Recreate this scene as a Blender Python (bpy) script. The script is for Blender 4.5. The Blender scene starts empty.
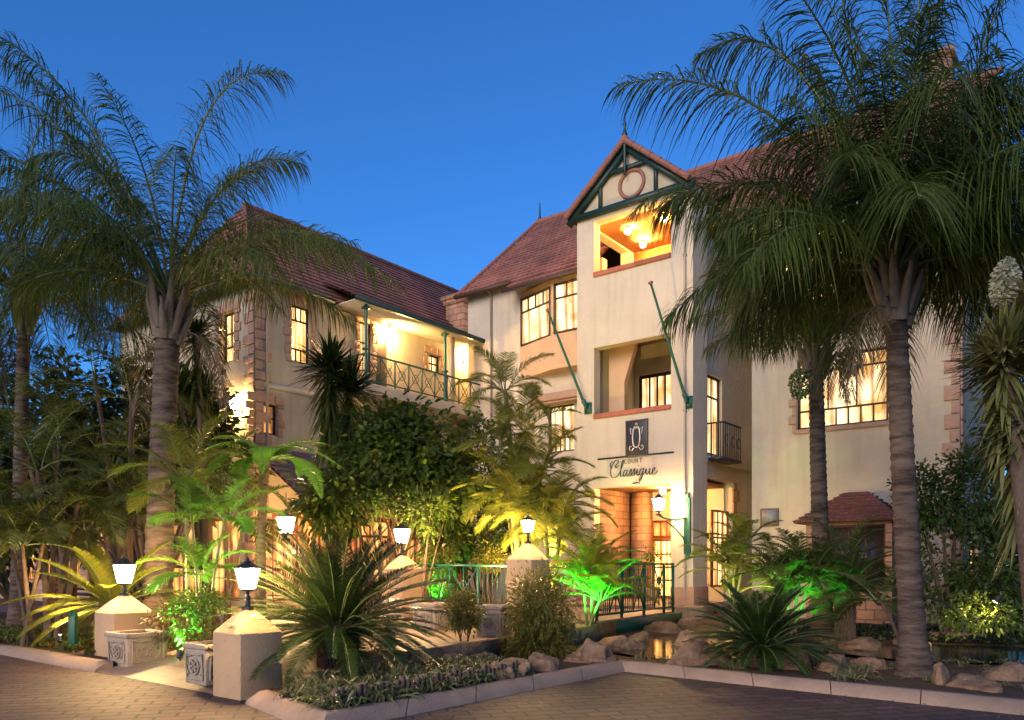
import bpy, math, random
import numpy as np
from mathutils import Vector, Matrix
S = bpy.context.scene
COL = S.collection
R = math.radians
F = 784.0; HZ = 564.0; EYE = 1.6          # focal length in pixels, horizon row, eye height
# ---------------------------------------------------------------- camera
cam = bpy.data.cameras.new('camera'); camo = bpy.data.objects.new('camera', cam); COL.objects.link(camo)
camo.location = (0, 0, EYE); camo.rotation_euler = (R(90), 0, 0)
cam.sensor_width = 36; cam.lens = F/1024*36; cam.shift_y = (HZ-360)/1024; cam.clip_start = .1; cam.clip_end = 3000
S.camera = camo
# ---------------------------------------------------------------- sky and dusk light
SUN_EL, SUN_AZ = 20, 205                   # the last glow comes from behind and left of the camera
w = bpy.data.worlds.new("World"); S.world = w; w.use_nodes = True
nt = w.node_tree; nt.nodes.clear()
sk = nt.nodes.new('ShaderNodeTexSky'); sk.sky_type = 'NISHITA'; sk.sun_disc = False
sk.sun_elevation = R(SUN_EL); sk.sun_rotation = R(SUN_AZ); sk.air_density = 1.0; sk.dust_density = .3; sk.ozone_density = 4
tint = nt.nodes.new('ShaderNodeMix'); tint.data_type = 'RGBA'; tint.blend_type = 'MULTIPLY'; tint.inputs[0].default_value = 1
tint.inputs[7].default_value = (.34, .84, 1.38, 1)
bg = nt.nodes.new('ShaderNodeBackground'); bg.inputs[1].default_value = .064
ou = nt.nodes.new('ShaderNodeOutputWorld')
nt.links.new(sk.outputs[0], tint.inputs[6]); nt.links.new(tint.outputs[2], bg.inputs[0]); nt.links.new(bg.outputs[0], ou.inputs[0])
sl = bpy.data.lights.new('sun', 'SUN'); sl.energy = 1.5; sl.angle = R(35); sl.color = (1, .78, .62)
so = bpy.data.objects.new('sun', sl); COL.objects.link(so)
# light travels towards +local-y of the hotel
so.rotation_euler = Vector((.50, .84, -math.tan(R(SUN_EL)))).to_track_quat('-Z', 'Y').to_euler()
S.view_settings.view_transform = 'Standard'; S.view_settings.look = 'None'; S.view_settings.gamma = 1
S.view_settings.use_curve_mapping = False; S.view_settings.exposure = 1.2
S.cycles.use_denoising = True; S.cycles.max_bounces = 6; S.cycles.diffuse_bounces = 3; S.cycles.transmission_bounces = 4
S.cycles.sample_clamp_indirect = 4; S.cycles.transparent_max_bounces = 6

# ---------------------------------------------------------------- mesh helpers
class B:
    def __init__(s): s.v = []; s.f = []; s.n = 0
    def add(s, v, f, m=0, uv=None):
        v = np.asarray(v, float).reshape(-1, 3); f = np.asarray(f, int)
        s.f.append((f+s.n, m, uv)); s.v.append(v); s.n += len(v)
    def poly(s, pts, m=0, uv=None): s.add(pts, [list(range(len(pts)))], m, None if uv is None else np.array(uv, float).reshape(1, len(pts), 2))
    def box(s, x0, x1, y0, y1, z0, z1, m=0):
        v = [(x, y, z) for z in (z0, z1) for (x, y) in ((x0, y0), (x1, y0), (x1, y1), (x0, y1))]
        s.add(v, [(3, 2, 1, 0), (4, 5, 6, 7), (0, 1, 5, 4), (1, 2, 6, 5), (2, 3, 7, 6), (3, 0, 4, 7)], m)
    def bar(s, a, b, w, h, m=0, up=(0, 0, 1)):
        a = np.array(a, float); b = np.array(b, float); d = b-a; d /= np.linalg.norm(d)
        up = np.array(up, float); sd = np.cross(d, up)
        if np.linalg.norm(sd) < 1e-4: sd = np.cross(d, (1, 0, 0))
        sd /= np.linalg.norm(sd); u = np.cross(sd, d)
        c = [(-1, -1), (1, -1), (1, 1), (-1, 1)]
        v = [p+sd*i*w/2+u*j*h/2 for p in (a, b) for i, j in c]
        s.add(v, [(0, 1, 2, 3), (7, 6, 5, 4), (0, 4, 5, 1), (1, 5, 6, 2), (2, 6, 7, 3), (3, 7, 4, 0)], m)
    def tube(s, pts, rad, n=8, m=0, closed=False):
        pts = np.array(pts, float); k = len(pts)
        rad = np.full(k, rad) if np.isscalar(rad) else np.array(rad, float)
        t = np.gradient(pts, axis=0)
        if closed: t = np.roll(pts, -1, 0)-np.roll(pts, 1, 0)
        t /= np.linalg.norm(t, axis=1)[:, None]+1e-9
        a = np.array((0, 0, 1.)) if abs(t[0][2]) < .8 else np.array((1., 0, 0))
        V = []
        for i in range(k):
            u = np.cross(t[i], a); u /= np.linalg.norm(u)+1e-9; w_ = np.cross(u, t[i]); a = w_ if abs(np.dot(t[i], w_)) < .5 else a
            for j in range(n):
                g = 2*math.pi*j/n; V.append(pts[i]+rad[i]*(math.cos(g)*u+math.sin(g)*w_))
        Fq = [(i*n+j, i*n+(j+1) % n, (i+1) % k*n+(j+1) % n, (i+1) % k*n+j) for i in range(k if closed else k-1) for j in range(n)]
        s.add(V, Fq, m)
        if not closed:
            s.add(V[:n], [list(range(n))[::-1]], m); s.add(V[-n:], [list(range(n))], m)
    def lathe(s, prof, c=(0, 0, 0), n=20, m=0, sq=False, rot=0):
        V = []
        for r, z in prof:
            for j in range(n):
                g = 2*math.pi*j/n+rot; V.append((c[0]+r*math.cos(g), c[1]+r*math.sin(g), c[2]+z))
        k = len(prof)
        s.add(V, [(i*n+j, i*n+(j+1) % n, (i+1)*n+(j+1) % n, (i+1)*n+j) for i in range(k-1) for j in range(n)], m)
        s.add(V[:n], [list(range(n))[::-1]], m); s.add(V[-n:], [list(range(n))], m)
    def prism(s, poly, z0, z1, m=0):
        n = len(poly); V = [(x, y, z0) for x, y in poly]+[(x, y, z1) for x, y in poly]
        s.add(V, [list(range(n))[::-1]], m); s.add(V, [list(range(n, 2*n))], m)
        s.add(V, [(i, (i+1) % n, n+(i+1) % n, n+i) for i in range(n)], m)
    def strips(s, O, D, L, W, droop, seg=3, m=0, side=None, base=.35, rng=None):
        O = np.asarray(O, float); D = np.asarray(D, float); N = len(O)
        D = D/(np.linalg.norm(D, axis=1)[:, None]+1e-9)
        L = np.broadcast_to(L, (N,)).astype(float); W = np.broadcast_to(W, (N,)).astype(float); droop = np.broadcast_to(droop, (N,)).astype(float)
        if side is None: side = rng.normal(size=(N, 3))
        sd = side-D*np.sum(side*D, 1)[:, None]; sd /= np.linalg.norm(sd, axis=1)[:, None]+1e-9
        V = np.zeros((N, seg+1, 2, 3))
        for k in range(seg+1):
            t = k/seg; p = O+D*(L*t*(1-.25*droop*t))[:, None]; p[:, 2] -= droop*L*t*t*.85
            wv = W*((base+(1-base)*min(1, t*3)) if t < .34 else (1-((t-.33)/.67)**2*.93))*.5
            V[:, k, 0] = p-sd*wv[:, None]; V[:, k, 1] = p+sd*wv[:, None]
        idx = np.arange(N)[:, None]*(2*(seg+1))
        Fs = np.concatenate([(idx+np.array([[2*k, 2*k+1, 2*k+3, 2*k+2]])) for k in range(seg)], 0)
        s.add(V.reshape(-1, 3), Fs, m)
    def build(s, name, mats, parent=None, off=(0, 0, 0), smooth=False, bevel=0):
        me = bpy.data.meshes.new(name)
        V = np.concatenate(s.v)-np.array(off, float)
        loops = np.concatenate([f.reshape(-1) for f, m, u in s.f])
        tot = np.concatenate([np.full(len(f), f.shape[1]) for f, m, u in s.f])
        mi = np.concatenate([np.full(len(f), m) for f, m, u in s.f])
        me.vertices.add(len(V)); me.vertices.foreach_set('co', V.reshape(-1))
        me.loops.add(len(loops)); me.loops.foreach_set('vertex_index', loops)
        me.polygons.add(len(tot)); me.polygons.foreach_set('loop_start', np.concatenate([[0], np.cumsum(tot)[:-1]]))
        me.polygons.foreach_set('loop_total', tot)
        me.polygons.foreach_set('material_index', mi)
        if any(u is not None for f, m, u in s.f):
            L = me.uv_layers.new(name='UVMap')
            U = np.concatenate([(np.zeros((f.size, 2)) if u is None else np.asarray(u, float).reshape(-1, 2)) for f, m, u in s.f])
            L.data.foreach_set('uv', U.reshape(-1))
        me.update(calc_edges=True); me.validate()
        if smooth: me.polygons.foreach_set('use_smooth', [True]*len(me.polygons))
        for m_ in (mats if isinstance(mats, (list, tuple)) else [mats]): me.materials.append(m_)
        o = bpy.data.objects.new(name, me); COL.objects.link(o)
        if parent is not None: o.parent = parent
        if bevel:
            bv = o.modifiers.new('bevel', 'BEVEL'); bv.width = bevel; bv.segments = 2; bv.limit_method = 'ANGLE'
        return o

def tag(o, label=None, cat=None, group=None, kind=None):
    if label: o['label'] = label
    if cat: o['category'] = cat
    if group: o['group'] = group
    if kind: o['kind'] = kind
    return o
def thing(name, label, cat, loc=(0, 0, 0), rotz=0, group=None):
    o = bpy.data.objects.new(name, None); COL.objects.link(o); o.location = loc; o.rotation_euler = (0, 0, rotz); o.empty_display_size = .2
    return tag(o, label, cat, group)
def dup(root, loc, rotz=None, label=None):
    r = root.copy(); COL.objects.link(r); r.location = loc
    if rotz is not None: r.rotation_euler = (0, 0, rotz)
    if label: r['label'] = label
    for ch in list(root.children):
        c = ch.copy(); COL.objects.link(c); c.parent = r
        for g in list(ch.children):
            d = g.copy(); COL.objects.link(d); d.parent = c
    return r
def W(px, py, Y): return np.array(((px-512)/F*Y, Y, EYE+(HZ-py)/F*Y))
def G(px, py, z=0.): Y = (EYE-z)*F/(py-HZ); return np.array(((px-512)/F*Y, Y, z))

# ---------------------------------------------------------------- materials
def mat(name, col, rough=.7, noise=None, bump=0, bscale=30, metal=0, spec=.5):
    """noise = (scale, colour2, amount) mottling in object space"""
    m = bpy.data.materials.new(name); m.use_nodes = True; t = m.node_tree; b = t.nodes['Principled BSDF']
    b.inputs['Base Color'].default_value = (*col, 1); b.inputs['Roughness'].default_value = rough; b.inputs['Metallic'].default_value = metal
    b.inputs['Specular IOR Level'].default_value = spec
    tc = t.nodes.new('ShaderNodeTexCoord')
    if noise:
        n = t.nodes.new('ShaderNodeTexNoise'); n.inputs['Scale'].default_value = noise[0]; n.inputs['Detail'].default_value = 6; n.inputs['Roughness'].default_value = .65
        r = t.nodes.new('ShaderNodeValToRGB'); r.color_ramp.elements[0].position = .5-noise[2]; r.color_ramp.elements[1].position = .5+noise[2]
        r.color_ramp.elements[0].color = (*col, 1); r.color_ramp.elements[1].color = (*noise[1], 1)
        t.links.new(tc.outputs['Object'], n.inputs['Vector']); t.links.new(n.outputs[0], r.inputs[0]); t.links.new(r.outputs[0], b.inputs['Base Color'])
    if bump:
        n2 = t.nodes.new('ShaderNodeTexNoise'); n2.inputs['Scale'].default_value = bscale; n2.inputs['Detail'].default_value = 5
        bp = t.nodes.new('ShaderNodeBump'); bp.inputs['Strength'].default_value = bump; bp.inputs['Distance'].default_value = .03
        t.links.new(tc.outputs['Object'], n2.inputs['Vector']); t.links.new(n2.outputs[0], bp.inputs['Height']); t.links.new(bp.outputs[0], b.inputs['Normal'])
    return m
def leafmat(name, c1, c2, trans=.35, rough=.45):
    m = bpy.data.materials.new(name); m.use_nodes = True; t = m.node_tree; b = t.nodes['Principled BSDF']
    tc = t.nodes.new('ShaderNodeTexCoord'); n = t.nodes.new('ShaderNodeTexNoise'); n.inputs['Scale'].default_value = 3.5; n.inputs['Detail'].default_value = 3
    g = t.nodes.new('ShaderNodeNewGeometry'); mx = t.nodes.new('ShaderNodeMix'); mx.data_type = 'RGBA'
    ad = t.nodes.new('ShaderNodeMath'); ad.operation = 'MULTIPLY_ADD'; ad.inputs[1].default_value = .6; ad.use_clamp = True
    t.links.new(tc.outputs['Object'], n.inputs['Vector'])
    sb = t.nodes.new('ShaderNodeMath'); sb.operation = 'MULTIPLY_ADD'; sb.inputs[1].default_value = 1.6; sb.inputs[2].default_value = -.6
    t.links.new(n.outputs[0], sb.inputs[0]); t.links.new(g.outputs['Random Per Island'], ad.inputs[0]); t.links.new(sb.outputs[0], ad.inputs[2])
    mx.inputs[6].default_value = (*c1, 1); mx.inputs[7].default_value = (*c2, 1)
    t.links.new(ad.outputs[0], mx.inputs[0]); t.links.new(mx.outputs[2], b.inputs['Base Color']); b.inputs['Roughness'].default_value = rough
    b.inputs['Specular IOR Level'].default_value = .35
    tr = t.nodes.new('ShaderNodeBsdfTranslucent'); ms = t.nodes.new('ShaderNodeMixShader'); ms.inputs[0].default_value = trans
    t.links.new(mx.outputs[2], tr.inputs[0]); t.links.new(b.outputs[0], ms.inputs[1]); t.links.new(tr.outputs[0], ms.inputs[2])
    t.links.new(ms.outputs[0], t.nodes['Material Output'].inputs[0])
    return m
def emit(name, col, st, var=None):
    m = bpy.data.materials.new(name); m.use_nodes = True; t = m.node_tree; b = t.nodes['Principled BSDF']
    b.inputs['Base Color'].default_value = (.04, .035, .03, 1); b.inputs['Emission Color'].default_value = (*col, 1); b.inputs['Emission Strength'].default_value = st
    b.inputs['Roughness'].default_value = .15
    if var:      # what is seen through the glass: soft uneven room light, curtain folds
        tc = t.nodes.new('ShaderNodeTexCoord'); mp = t.nodes.new('ShaderNodeMapping'); mp.inputs['Scale'].default_value = var[0]
        n = t.nodes.new('ShaderNodeTexNoise'); n.inputs['Scale'].default_value = 1; n.inputs['Detail'].default_value = 3
        r = t.nodes.new('ShaderNodeValToRGB'); r.color_ramp.elements[0].position = .36; r.color_ramp.elements[1].position = .58
        r.color_ramp.elements[0].color = (*var[1], 1); r.color_ramp.elements[1].color = (*col, 1)
        t.links.new(tc.outputs['Object'], mp.inputs[0]); t.links.new(mp.outputs[0], n.inputs['Vector']); t.links.new(n.outputs[0], r.inputs[0])
        wv = t.nodes.new('ShaderNodeTexWave'); wv.bands_direction = 'DIAGONAL'; wv.inputs['Scale'].default_value = 1.6; wv.inputs['Distortion'].default_value = 3; wv.inputs['Detail'].default_value = 1
        m2 = t.nodes.new('ShaderNodeMapping'); m2.inputs['Scale'].default_value = (1.2, 1.2, .05); w2 = t.nodes.new('ShaderNodeValToRGB'); w2.color_ramp.elements[0].color = (.52, .42, .34, 1); w2.color_ramp.elements[1].color = (1.1, 1.1, 1.1, 1); w2.color_ramp.elements[1].position = .55
        mx = t.nodes.new('ShaderNodeMix'); mx.data_type = 'RGBA'; mx.blend_type = 'MULTIPLY'; mx.inputs[0].default_value = 1
        t.links.new(tc.outputs['Object'], m2.inputs[0]); t.links.new(m2.outputs[0], wv.inputs['Vector']); t.links.new(wv.outputs[0], w2.inputs[0]); t.links.new(r.outputs[0], mx.inputs[6]); t.links.new(w2.outputs[0], mx.inputs[7]); t.links.new(mx.outputs[2], b.inputs['Emission Color'])
    return m
def brickmat(name, c1, c2, mortar, bw, bh, ms=.012, uv=False, bump=.6, rough=.85, rot=0, big=None, off=.5, vert=False):
    m = bpy.data.materials.new(name); m.use_nodes = True; t = m.node_tree; b = t.nodes['Principled BSDF']; b.inputs['Roughness'].default_value = rough
    tc = t.nodes.new('ShaderNodeTexCoord'); mp = t.nodes.new('ShaderNodeMapping'); mp.inputs['Rotation'].default_value = (0, 0, rot)
    nz = t.nodes.new('ShaderNodeTexNoise'); nz.inputs['Scale'].default_value = 1.2; nz.inputs['Detail'].default_value = 3
    va = t.nodes.new('ShaderNodeVectorMath'); va.operation = 'MULTIPLY_ADD'; va.inputs[1].default_value = (.05,)*3
    src = tc.outputs['UV'] if uv else tc.outputs['Object']
    if vert:      # courses run up a wall: (x+y, z)
        sp = t.nodes.new('ShaderNodeSeparateXYZ'); cb = t.nodes.new('ShaderNodeCombineXYZ'); sm = t.nodes.new('ShaderNodeMath')
        t.links.new(src, sp.inputs[0]); t.links.new(sp.outputs[0], sm.inputs[0]); t.links.new(sp.outputs[1], sm.inputs[1]); t.links.new(sm.outputs[0], cb.inputs[0]); t.links.new(sp.outputs[2], cb.inputs[1]); src = cb.outputs[0]
    t.links.new(src, nz.inputs['Vector']); t.links.new(nz.outputs['Color'], va.inputs[0]); t.links.new(src, va.inputs[2]); t.links.new(va.outputs[0], mp.inputs[0])
    br = t.nodes.new('ShaderNodeTexBrick'); br.inputs['Color1'].default_value = (*c1, 1); br.inputs['Color2'].default_value = (*c2, 1); br.inputs['Mortar'].default_value = (*mortar, 1)
    br.inputs['Scale'].default_value = 1; br.inputs['Brick Width'].default_value = bw; br.inputs['Row Height'].default_value = bh; br.inputs['Mortar Size'].default_value = ms
    br.inputs['Mortar Smooth'].default_value = .4; br.offset = off; br.inputs['Bias'].default_value = -.1
    t.links.new(mp.outputs[0], br.inputs['Vector'])
    n = t.nodes.new('ShaderNodeTexNoise'); n.inputs['Scale'].default_value = big or .8; n.inputs['Detail'].default_value = 7
    hv = t.nodes.new('ShaderNodeMix'); hv.data_type = 'RGBA'; hv.blend_type = 'MULTIPLY'; hv.inputs[0].default_value = 1
    rp = t.nodes.new('ShaderNodeValToRGB'); rp.color_ramp.elements[0].color = (.55, .55, .58, 1); rp.color_ramp.elements[1].color = (1.25, 1.2, 1.15, 1); rp.color_ramp.elements[0].position = .3; rp.color_ramp.elements[1].position = .72
    t.links.new(tc.outputs['Object'], n.inputs['Vector']); t.links.new(n.outputs[0], rp.inputs[0]); t.links.new(br.outputs[0], hv.inputs[6]); t.links.new(rp.outputs[0], hv.inputs[7])
    t.links.new(hv.outputs[2], b.inputs['Base Color'])
    bp = t.nodes.new('ShaderNodeBump'); bp.inputs['Strength'].default_value = bump; bp.inputs['Distance'].default_value = .012; bp.invert = True
    n3 = t.nodes.new('ShaderNodeTexNoise'); n3.inputs['Scale'].default_value = 25; n3.inputs['Detail'].default_value = 5
    am = t.nodes.new('ShaderNodeMath'); am.operation = 'MULTIPLY_ADD'; am.inputs[1].default_value = .5
    t.links.new(tc.outputs['Object'], n3.inputs['Vector']); t.links.new(n3.outputs[0], am.inputs[0]); t.links.new(br.outputs['Fac'], am.inputs[2]); t.links.new(am.outputs[0], bp.inputs['Height'])
    t.links.new(bp.outputs[0], b.inputs['Normal'])
    return m

M = {}
def plaster(name, c1, c2, c3):
    """rendered wall: broad mottling, faint vertical weather streaks, trowel marks"""
    m = mat(name, c1, .92, (.9, c2, .3), 0, spec=.15); t = m.node_tree; b = t.nodes['Principled BSDF']; src = b.inputs['Base Color'].links[0].from_socket
    tc = t.nodes.new('ShaderNodeTexCoord'); mp = t.nodes.new('ShaderNodeMapping'); mp.inputs['Scale'].default_value = (4.5, 4.5, .35)
    n = t.nodes.new('ShaderNodeTexNoise'); n.inputs['Scale'].default_value = 1; n.inputs['Detail'].default_value = 6
    rp = t.nodes.new('ShaderNodeValToRGB'); rp.color_ramp.elements[0].position = .48; rp.color_ramp.elements[1].position = .85; rp.color_ramp.elements[0].color = (0, 0, 0, 1); rp.color_ramp.elements[1].color = (.38,)*3+(1,)
    mx = t.nodes.new('ShaderNodeMix'); mx.data_type = 'RGBA'; mx.inputs[7].default_value = (*c3, 1)
    t.links.new(tc.outputs['Object'], mp.inputs[0]); t.links.new(mp.outputs[0], n.inputs['Vector']); t.links.new(n.outputs[0], rp.inputs[0]); t.links.new(rp.outputs[0], mx.inputs[0]); t.links.new(src, mx.inputs[6]); t.links.new(mx.outputs[2], b.inputs['Base Color'])
    n2 = t.nodes.new('ShaderNodeTexNoise'); n2.inputs['Scale'].default_value = 7; n2.inputs['Detail'].default_value = 9; bp = t.nodes.new('ShaderNodeBump'); bp.inputs['Strength'].default_value = .55; bp.inputs['Distance'].default_value = .04
    t.links.new(tc.outputs['Object'], n2.inputs['Vector']); t.links.new(n2.outputs[0], bp.inputs['Height']); t.links.new(bp.outputs[0], b.inputs['Normal'])
    return m
M['plaster'] = plaster('cream_plaster', (.50, .42, .30), (.38, .31, .22), (.24, .19, .14))
M['plaster_pale'] = plaster('pale_plaster', (.56, .48, .37), (.45, .38, .28), (.30, .25, .19))
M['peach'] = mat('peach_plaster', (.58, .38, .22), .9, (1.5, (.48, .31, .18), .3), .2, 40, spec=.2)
M['orange'] = mat('orange_lit_plaster', (.62, .30, .10), .9, (1.5, (.52, .25, .08), .3), .2, 40, spec=.2)  # glow of the loggia bulbs put into the plaster colour
M['tile'] = brickmat('clay_roof_tile', (.36, .15, .105), (.25, .10, .08), (.06, .03, .03), .24, .30, .012, uv=True, bump=.8)
M['shingle'] = brickmat('dark_red_shingle', (.20, .075, .06), (.13, .05, .045), (.05, .025, .025), .14, .15, .008, uv=True, bump=.6)
M['ridge'] = mat('ridge_tile', (.30, .12, .08), .8, (4, (.2, .08, .06), .3), .3, 20)
M['stone'] = mat('pink_sandstone', (.44, .27, .18), .9, (5, (.28, .18, .13), .3), .8, 14, spec=.2)
M['stonewall'] = brickmat('coursed_sandstone', (.48, .26, .16), (.34, .18, .12), (.20, .14, .10), .42, .24, .018, bump=1, vert=True)
M['sill'] = brickmat('terracotta_sill_tile', (.45, .14, .08), (.38, .11, .07), (.30, .2, .15), .3, 3, .012, bump=.3)
M['green'] = mat('green_painted_metal', (.008, .070, .048), .4, (8, (.012, .09, .06), .3))
M['darkgreen'] = mat('dark_green_timber', (.006, .026, .024), .5, (8, (.010, .036, .032), .3))
M['timber'] = mat('dark_stained_timber', (.05, .025, .014), .55, (12, (.08, .04, .02), .3))
M['redwood'] = mat('varnished_red_timber', (.22, .06, .02), .4, (12, (.30, .09, .03), .3))
M['post'] = mat('weathered_timber', (.17, .10, .06), .8, (10, (.10, .06, .04), .3), .4, 20)
M['iron'] = mat('black_iron', (.018, .018, .02), .45)
M['pipe'] = mat('painted_downpipe', (.33, .26, .22), .5)
M['win'] = emit('lit_window_glass', (1, .68, .30), 1.1, ((5, 5, .7), (.60, .28, .07)))
M['cafewin'] = emit('cafe_window_glass', (1, .50, .14), .8, ((1.6, 1.6, 1.1), (.22, .06, .015)))
M['winbright'] = emit('bright_window_glass', (1, .78, .42), .85, ((2.0, 2.0, 1.3), (.62, .30, .08)))
M['windim'] = emit('dim_window_glass', (.8, .34, .09), .5, ((2, 2, 2), (.12, .05, .02)))
M['winred'] = emit('warm_red_lit_glass', (1, .30, .06), 1.2, ((3, 3, 2), (.6, .1, .02)))
M['glassdark'] = mat('dark_window_glass', (.02, .02, .025), .08, (2, (.06, .04, .03), .3))
M['lamp'] = emit('lamp_glass', (1, .62, .26), 300)
M['wall_lamp'] = emit('wall_lamp_glass', (1, .62, .22), 300)
M['porchwin'] = emit('porch_door_glass', (1, .50, .13), 3.0, ((2, 2, 2), (.8, .3, .05)))
M['bulb'] = emit('bulb_glass', (1, .50, .14), 420)
M['gspot'] = emit('green_lamp_glass', (.05, 1, .08), 12)
M['concrete'] = mat('painted_pillar_render', (.56, .36, .19), .9, (3, (.42, .26, .14), .3), .7, 60)
M['cast'] = mat('cast_stone', (.42, .33, .24), .9, (7, (.27, .21, .15), .3), .8, 40)
M['kerb'] = mat('concrete_kerb', (.34, .235, .165), .9, (2.5, (.20, .14, .10), .3), .5, 50)
M['paving'] = brickmat('clay_block_paving', (.088, .048, .042), (.046, .028, .026), (.011, .008, .008), .40, .21, .020, bump=1, rough=.7, rot=R(-14), big=.7)
M['tan'] = brickmat('tan_path_tiles', (.36, .26, .17), (.30, .21, .14), (.16, .12, .08), .4, .4, .008, bump=.4, rough=.6, rot=R(38), off=0)
M['soil'] = mat('garden_soil', (.060, .038, .024), .95, (4, (.11, .075, .045), .3), 1, 18, spec=.1)
M['rock'] = mat('brown_garden_rock', (.30, .185, .11), .9, (5, (.10, .066, .045), .22), 1, 22, spec=.2)
M['water'] = mat('pond_water', (.012, .014, .010), .06, None, .12, 9)
M['trunk'] = mat('palm_trunk_bark', (.135, .095, .07), .9, (5, (.06, .042, .032), .3), 1, 14, spec=.15)
M['trunkdark'] = mat('dark_trunk_bark', (.075, .05, .035), .9, (8, (.12, .085, .06), .3), 1, 12, spec=.15)
def barkmat(name, c1, c2, zs):
    m = mat(name, c1, .9, None, 0); t = m.node_tree; b = t.nodes['Principled BSDF']; b.inputs['Specular IOR Level'].default_value = .15
    tc = t.nodes.new('ShaderNodeTexCoord'); mp = t.nodes.new('ShaderNodeMapping'); mp.inputs['Scale'].default_value = (2.2, 2.2, zs)
    n = t.nodes.new('ShaderNodeTexNoise'); n.inputs['Scale'].default_value = 1; n.inputs['Detail'].default_value = 7; n.inputs['Roughness'].default_value = .7
    r_ = t.nodes.new('ShaderNodeValToRGB'); r_.color_ramp.elements[0].position = .36; r_.color_ramp.elements[1].position = .62; r_.color_ramp.elements[0].color = (*c2, 1); r_.color_ramp.elements[1].color = (*c1, 1)
    bp = t.nodes.new('ShaderNodeBump'); bp.inputs['Strength'].default_value = 1; bp.inputs['Distance'].default_value = .03
    t.links.new(tc.outputs['Object'], mp.inputs[0]); t.links.new(mp.outputs[0], n.inputs['Vector']); t.links.new(n.outputs[0], r_.inputs[0]); t.links.new(r_.outputs[0], b.inputs['Base Color']); t.links.new(n.outputs[0], bp.inputs['Height']); t.links.new(bp.outputs[0], b.inputs['Normal'])
    return m
M['trunk'] = barkmat('ringed_palm_bark', (.13, .094, .072), (.034, .023, .018), 13)
M['boot'] = mat('palm_leaf_sheath', (.17, .125, .09), .8, (3, (.08, .055, .04), .25), .5, 18)
M['cane'] = mat('green_cane_stem', (.20, .19, .07), .5, (6, (.12, .13, .05), .3))
M['rachis'] = mat('leaf_stalk', (.10, .13, .045), .5)
M['palmleaf'] = leafmat('queen_palm_leaf', (.034, .062, .012), (.100, .125, .022), .42)
M['fern'] = leafmat('tree_fern_leaf', (.10, .22, .02), (.14, .27, .03), .5)
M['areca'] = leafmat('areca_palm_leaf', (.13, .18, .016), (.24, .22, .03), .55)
M['arecadark'] = leafmat('shaded_palm_leaf', (.045, .075, .014), (.11, .12, .024), .45)  # darker copy of the areca leaf, shade put into its colour
M['sago'] = leafmat('cycad_leaf', (.014, .034, .007), (.034, .060, .011), .2, .35)
M['yucca'] = leafmat('yucca_leaf', (.07, .09, .022), (.19, .18, .06), .2)
M['dead'] = leafmat('dry_hanging_leaf', (.12, .085, .05), (.20, .15, .09), .2)
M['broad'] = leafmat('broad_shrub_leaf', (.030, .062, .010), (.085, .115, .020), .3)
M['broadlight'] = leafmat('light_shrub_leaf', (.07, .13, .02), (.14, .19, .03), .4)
M['hedge'] = leafmat('dark_hedge_leaf', (.012, .028, .010), (.03, .05, .016), .2)
M['bamboo'] = leafmat('bamboo_shrub_leaf', (.12, .13, .022), (.19, .17, .035), .4)
M['strap'] = leafmat('strappy_ground_leaf', (.05, .075, .018), (.20, .19, .09), .25)
M['redleaf'] = leafmat('red_bedding_leaf', (.16, .03, .015), (.06, .09, .02), .3)
M['cream'] = leafmat('cream_flower', (.45, .42, .32), (.35, .36, .22), .4)
# ================================================================ THE HOTEL (local frame: x right along the facade, y to the back)
TH = R(37.8); cT, sT = math.cos(TH), math.sin(TH); C0 = np.array((5.08, 22.0))
def loc2w(x, y, z=0.): return np.array((C0[0]+x*cT+y*sT, C0[1]-x*sT+y*cT, z))
def hy(px, py, y):
    k = (px-512)/F; x = (k*(C0[1]+y*cT)-C0[0]-y*sT)/(cT+k*sT); Y = C0[1]-x*sT+y*cT
    return x, EYE+(HZ-py)/F*Y
def hx(px, py, x):
    k = (px-512)/F; y = (k*(C0[1]-x*sT)-C0[0]-x*cT)/(sT-k*cT); Y = C0[1]-x*sT+y*cT
    return y, EYE+(HZ-py)/F*Y
def building(name, label): return thing(name, label, 'building', (C0[0], C0[1], 0), -TH)

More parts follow.
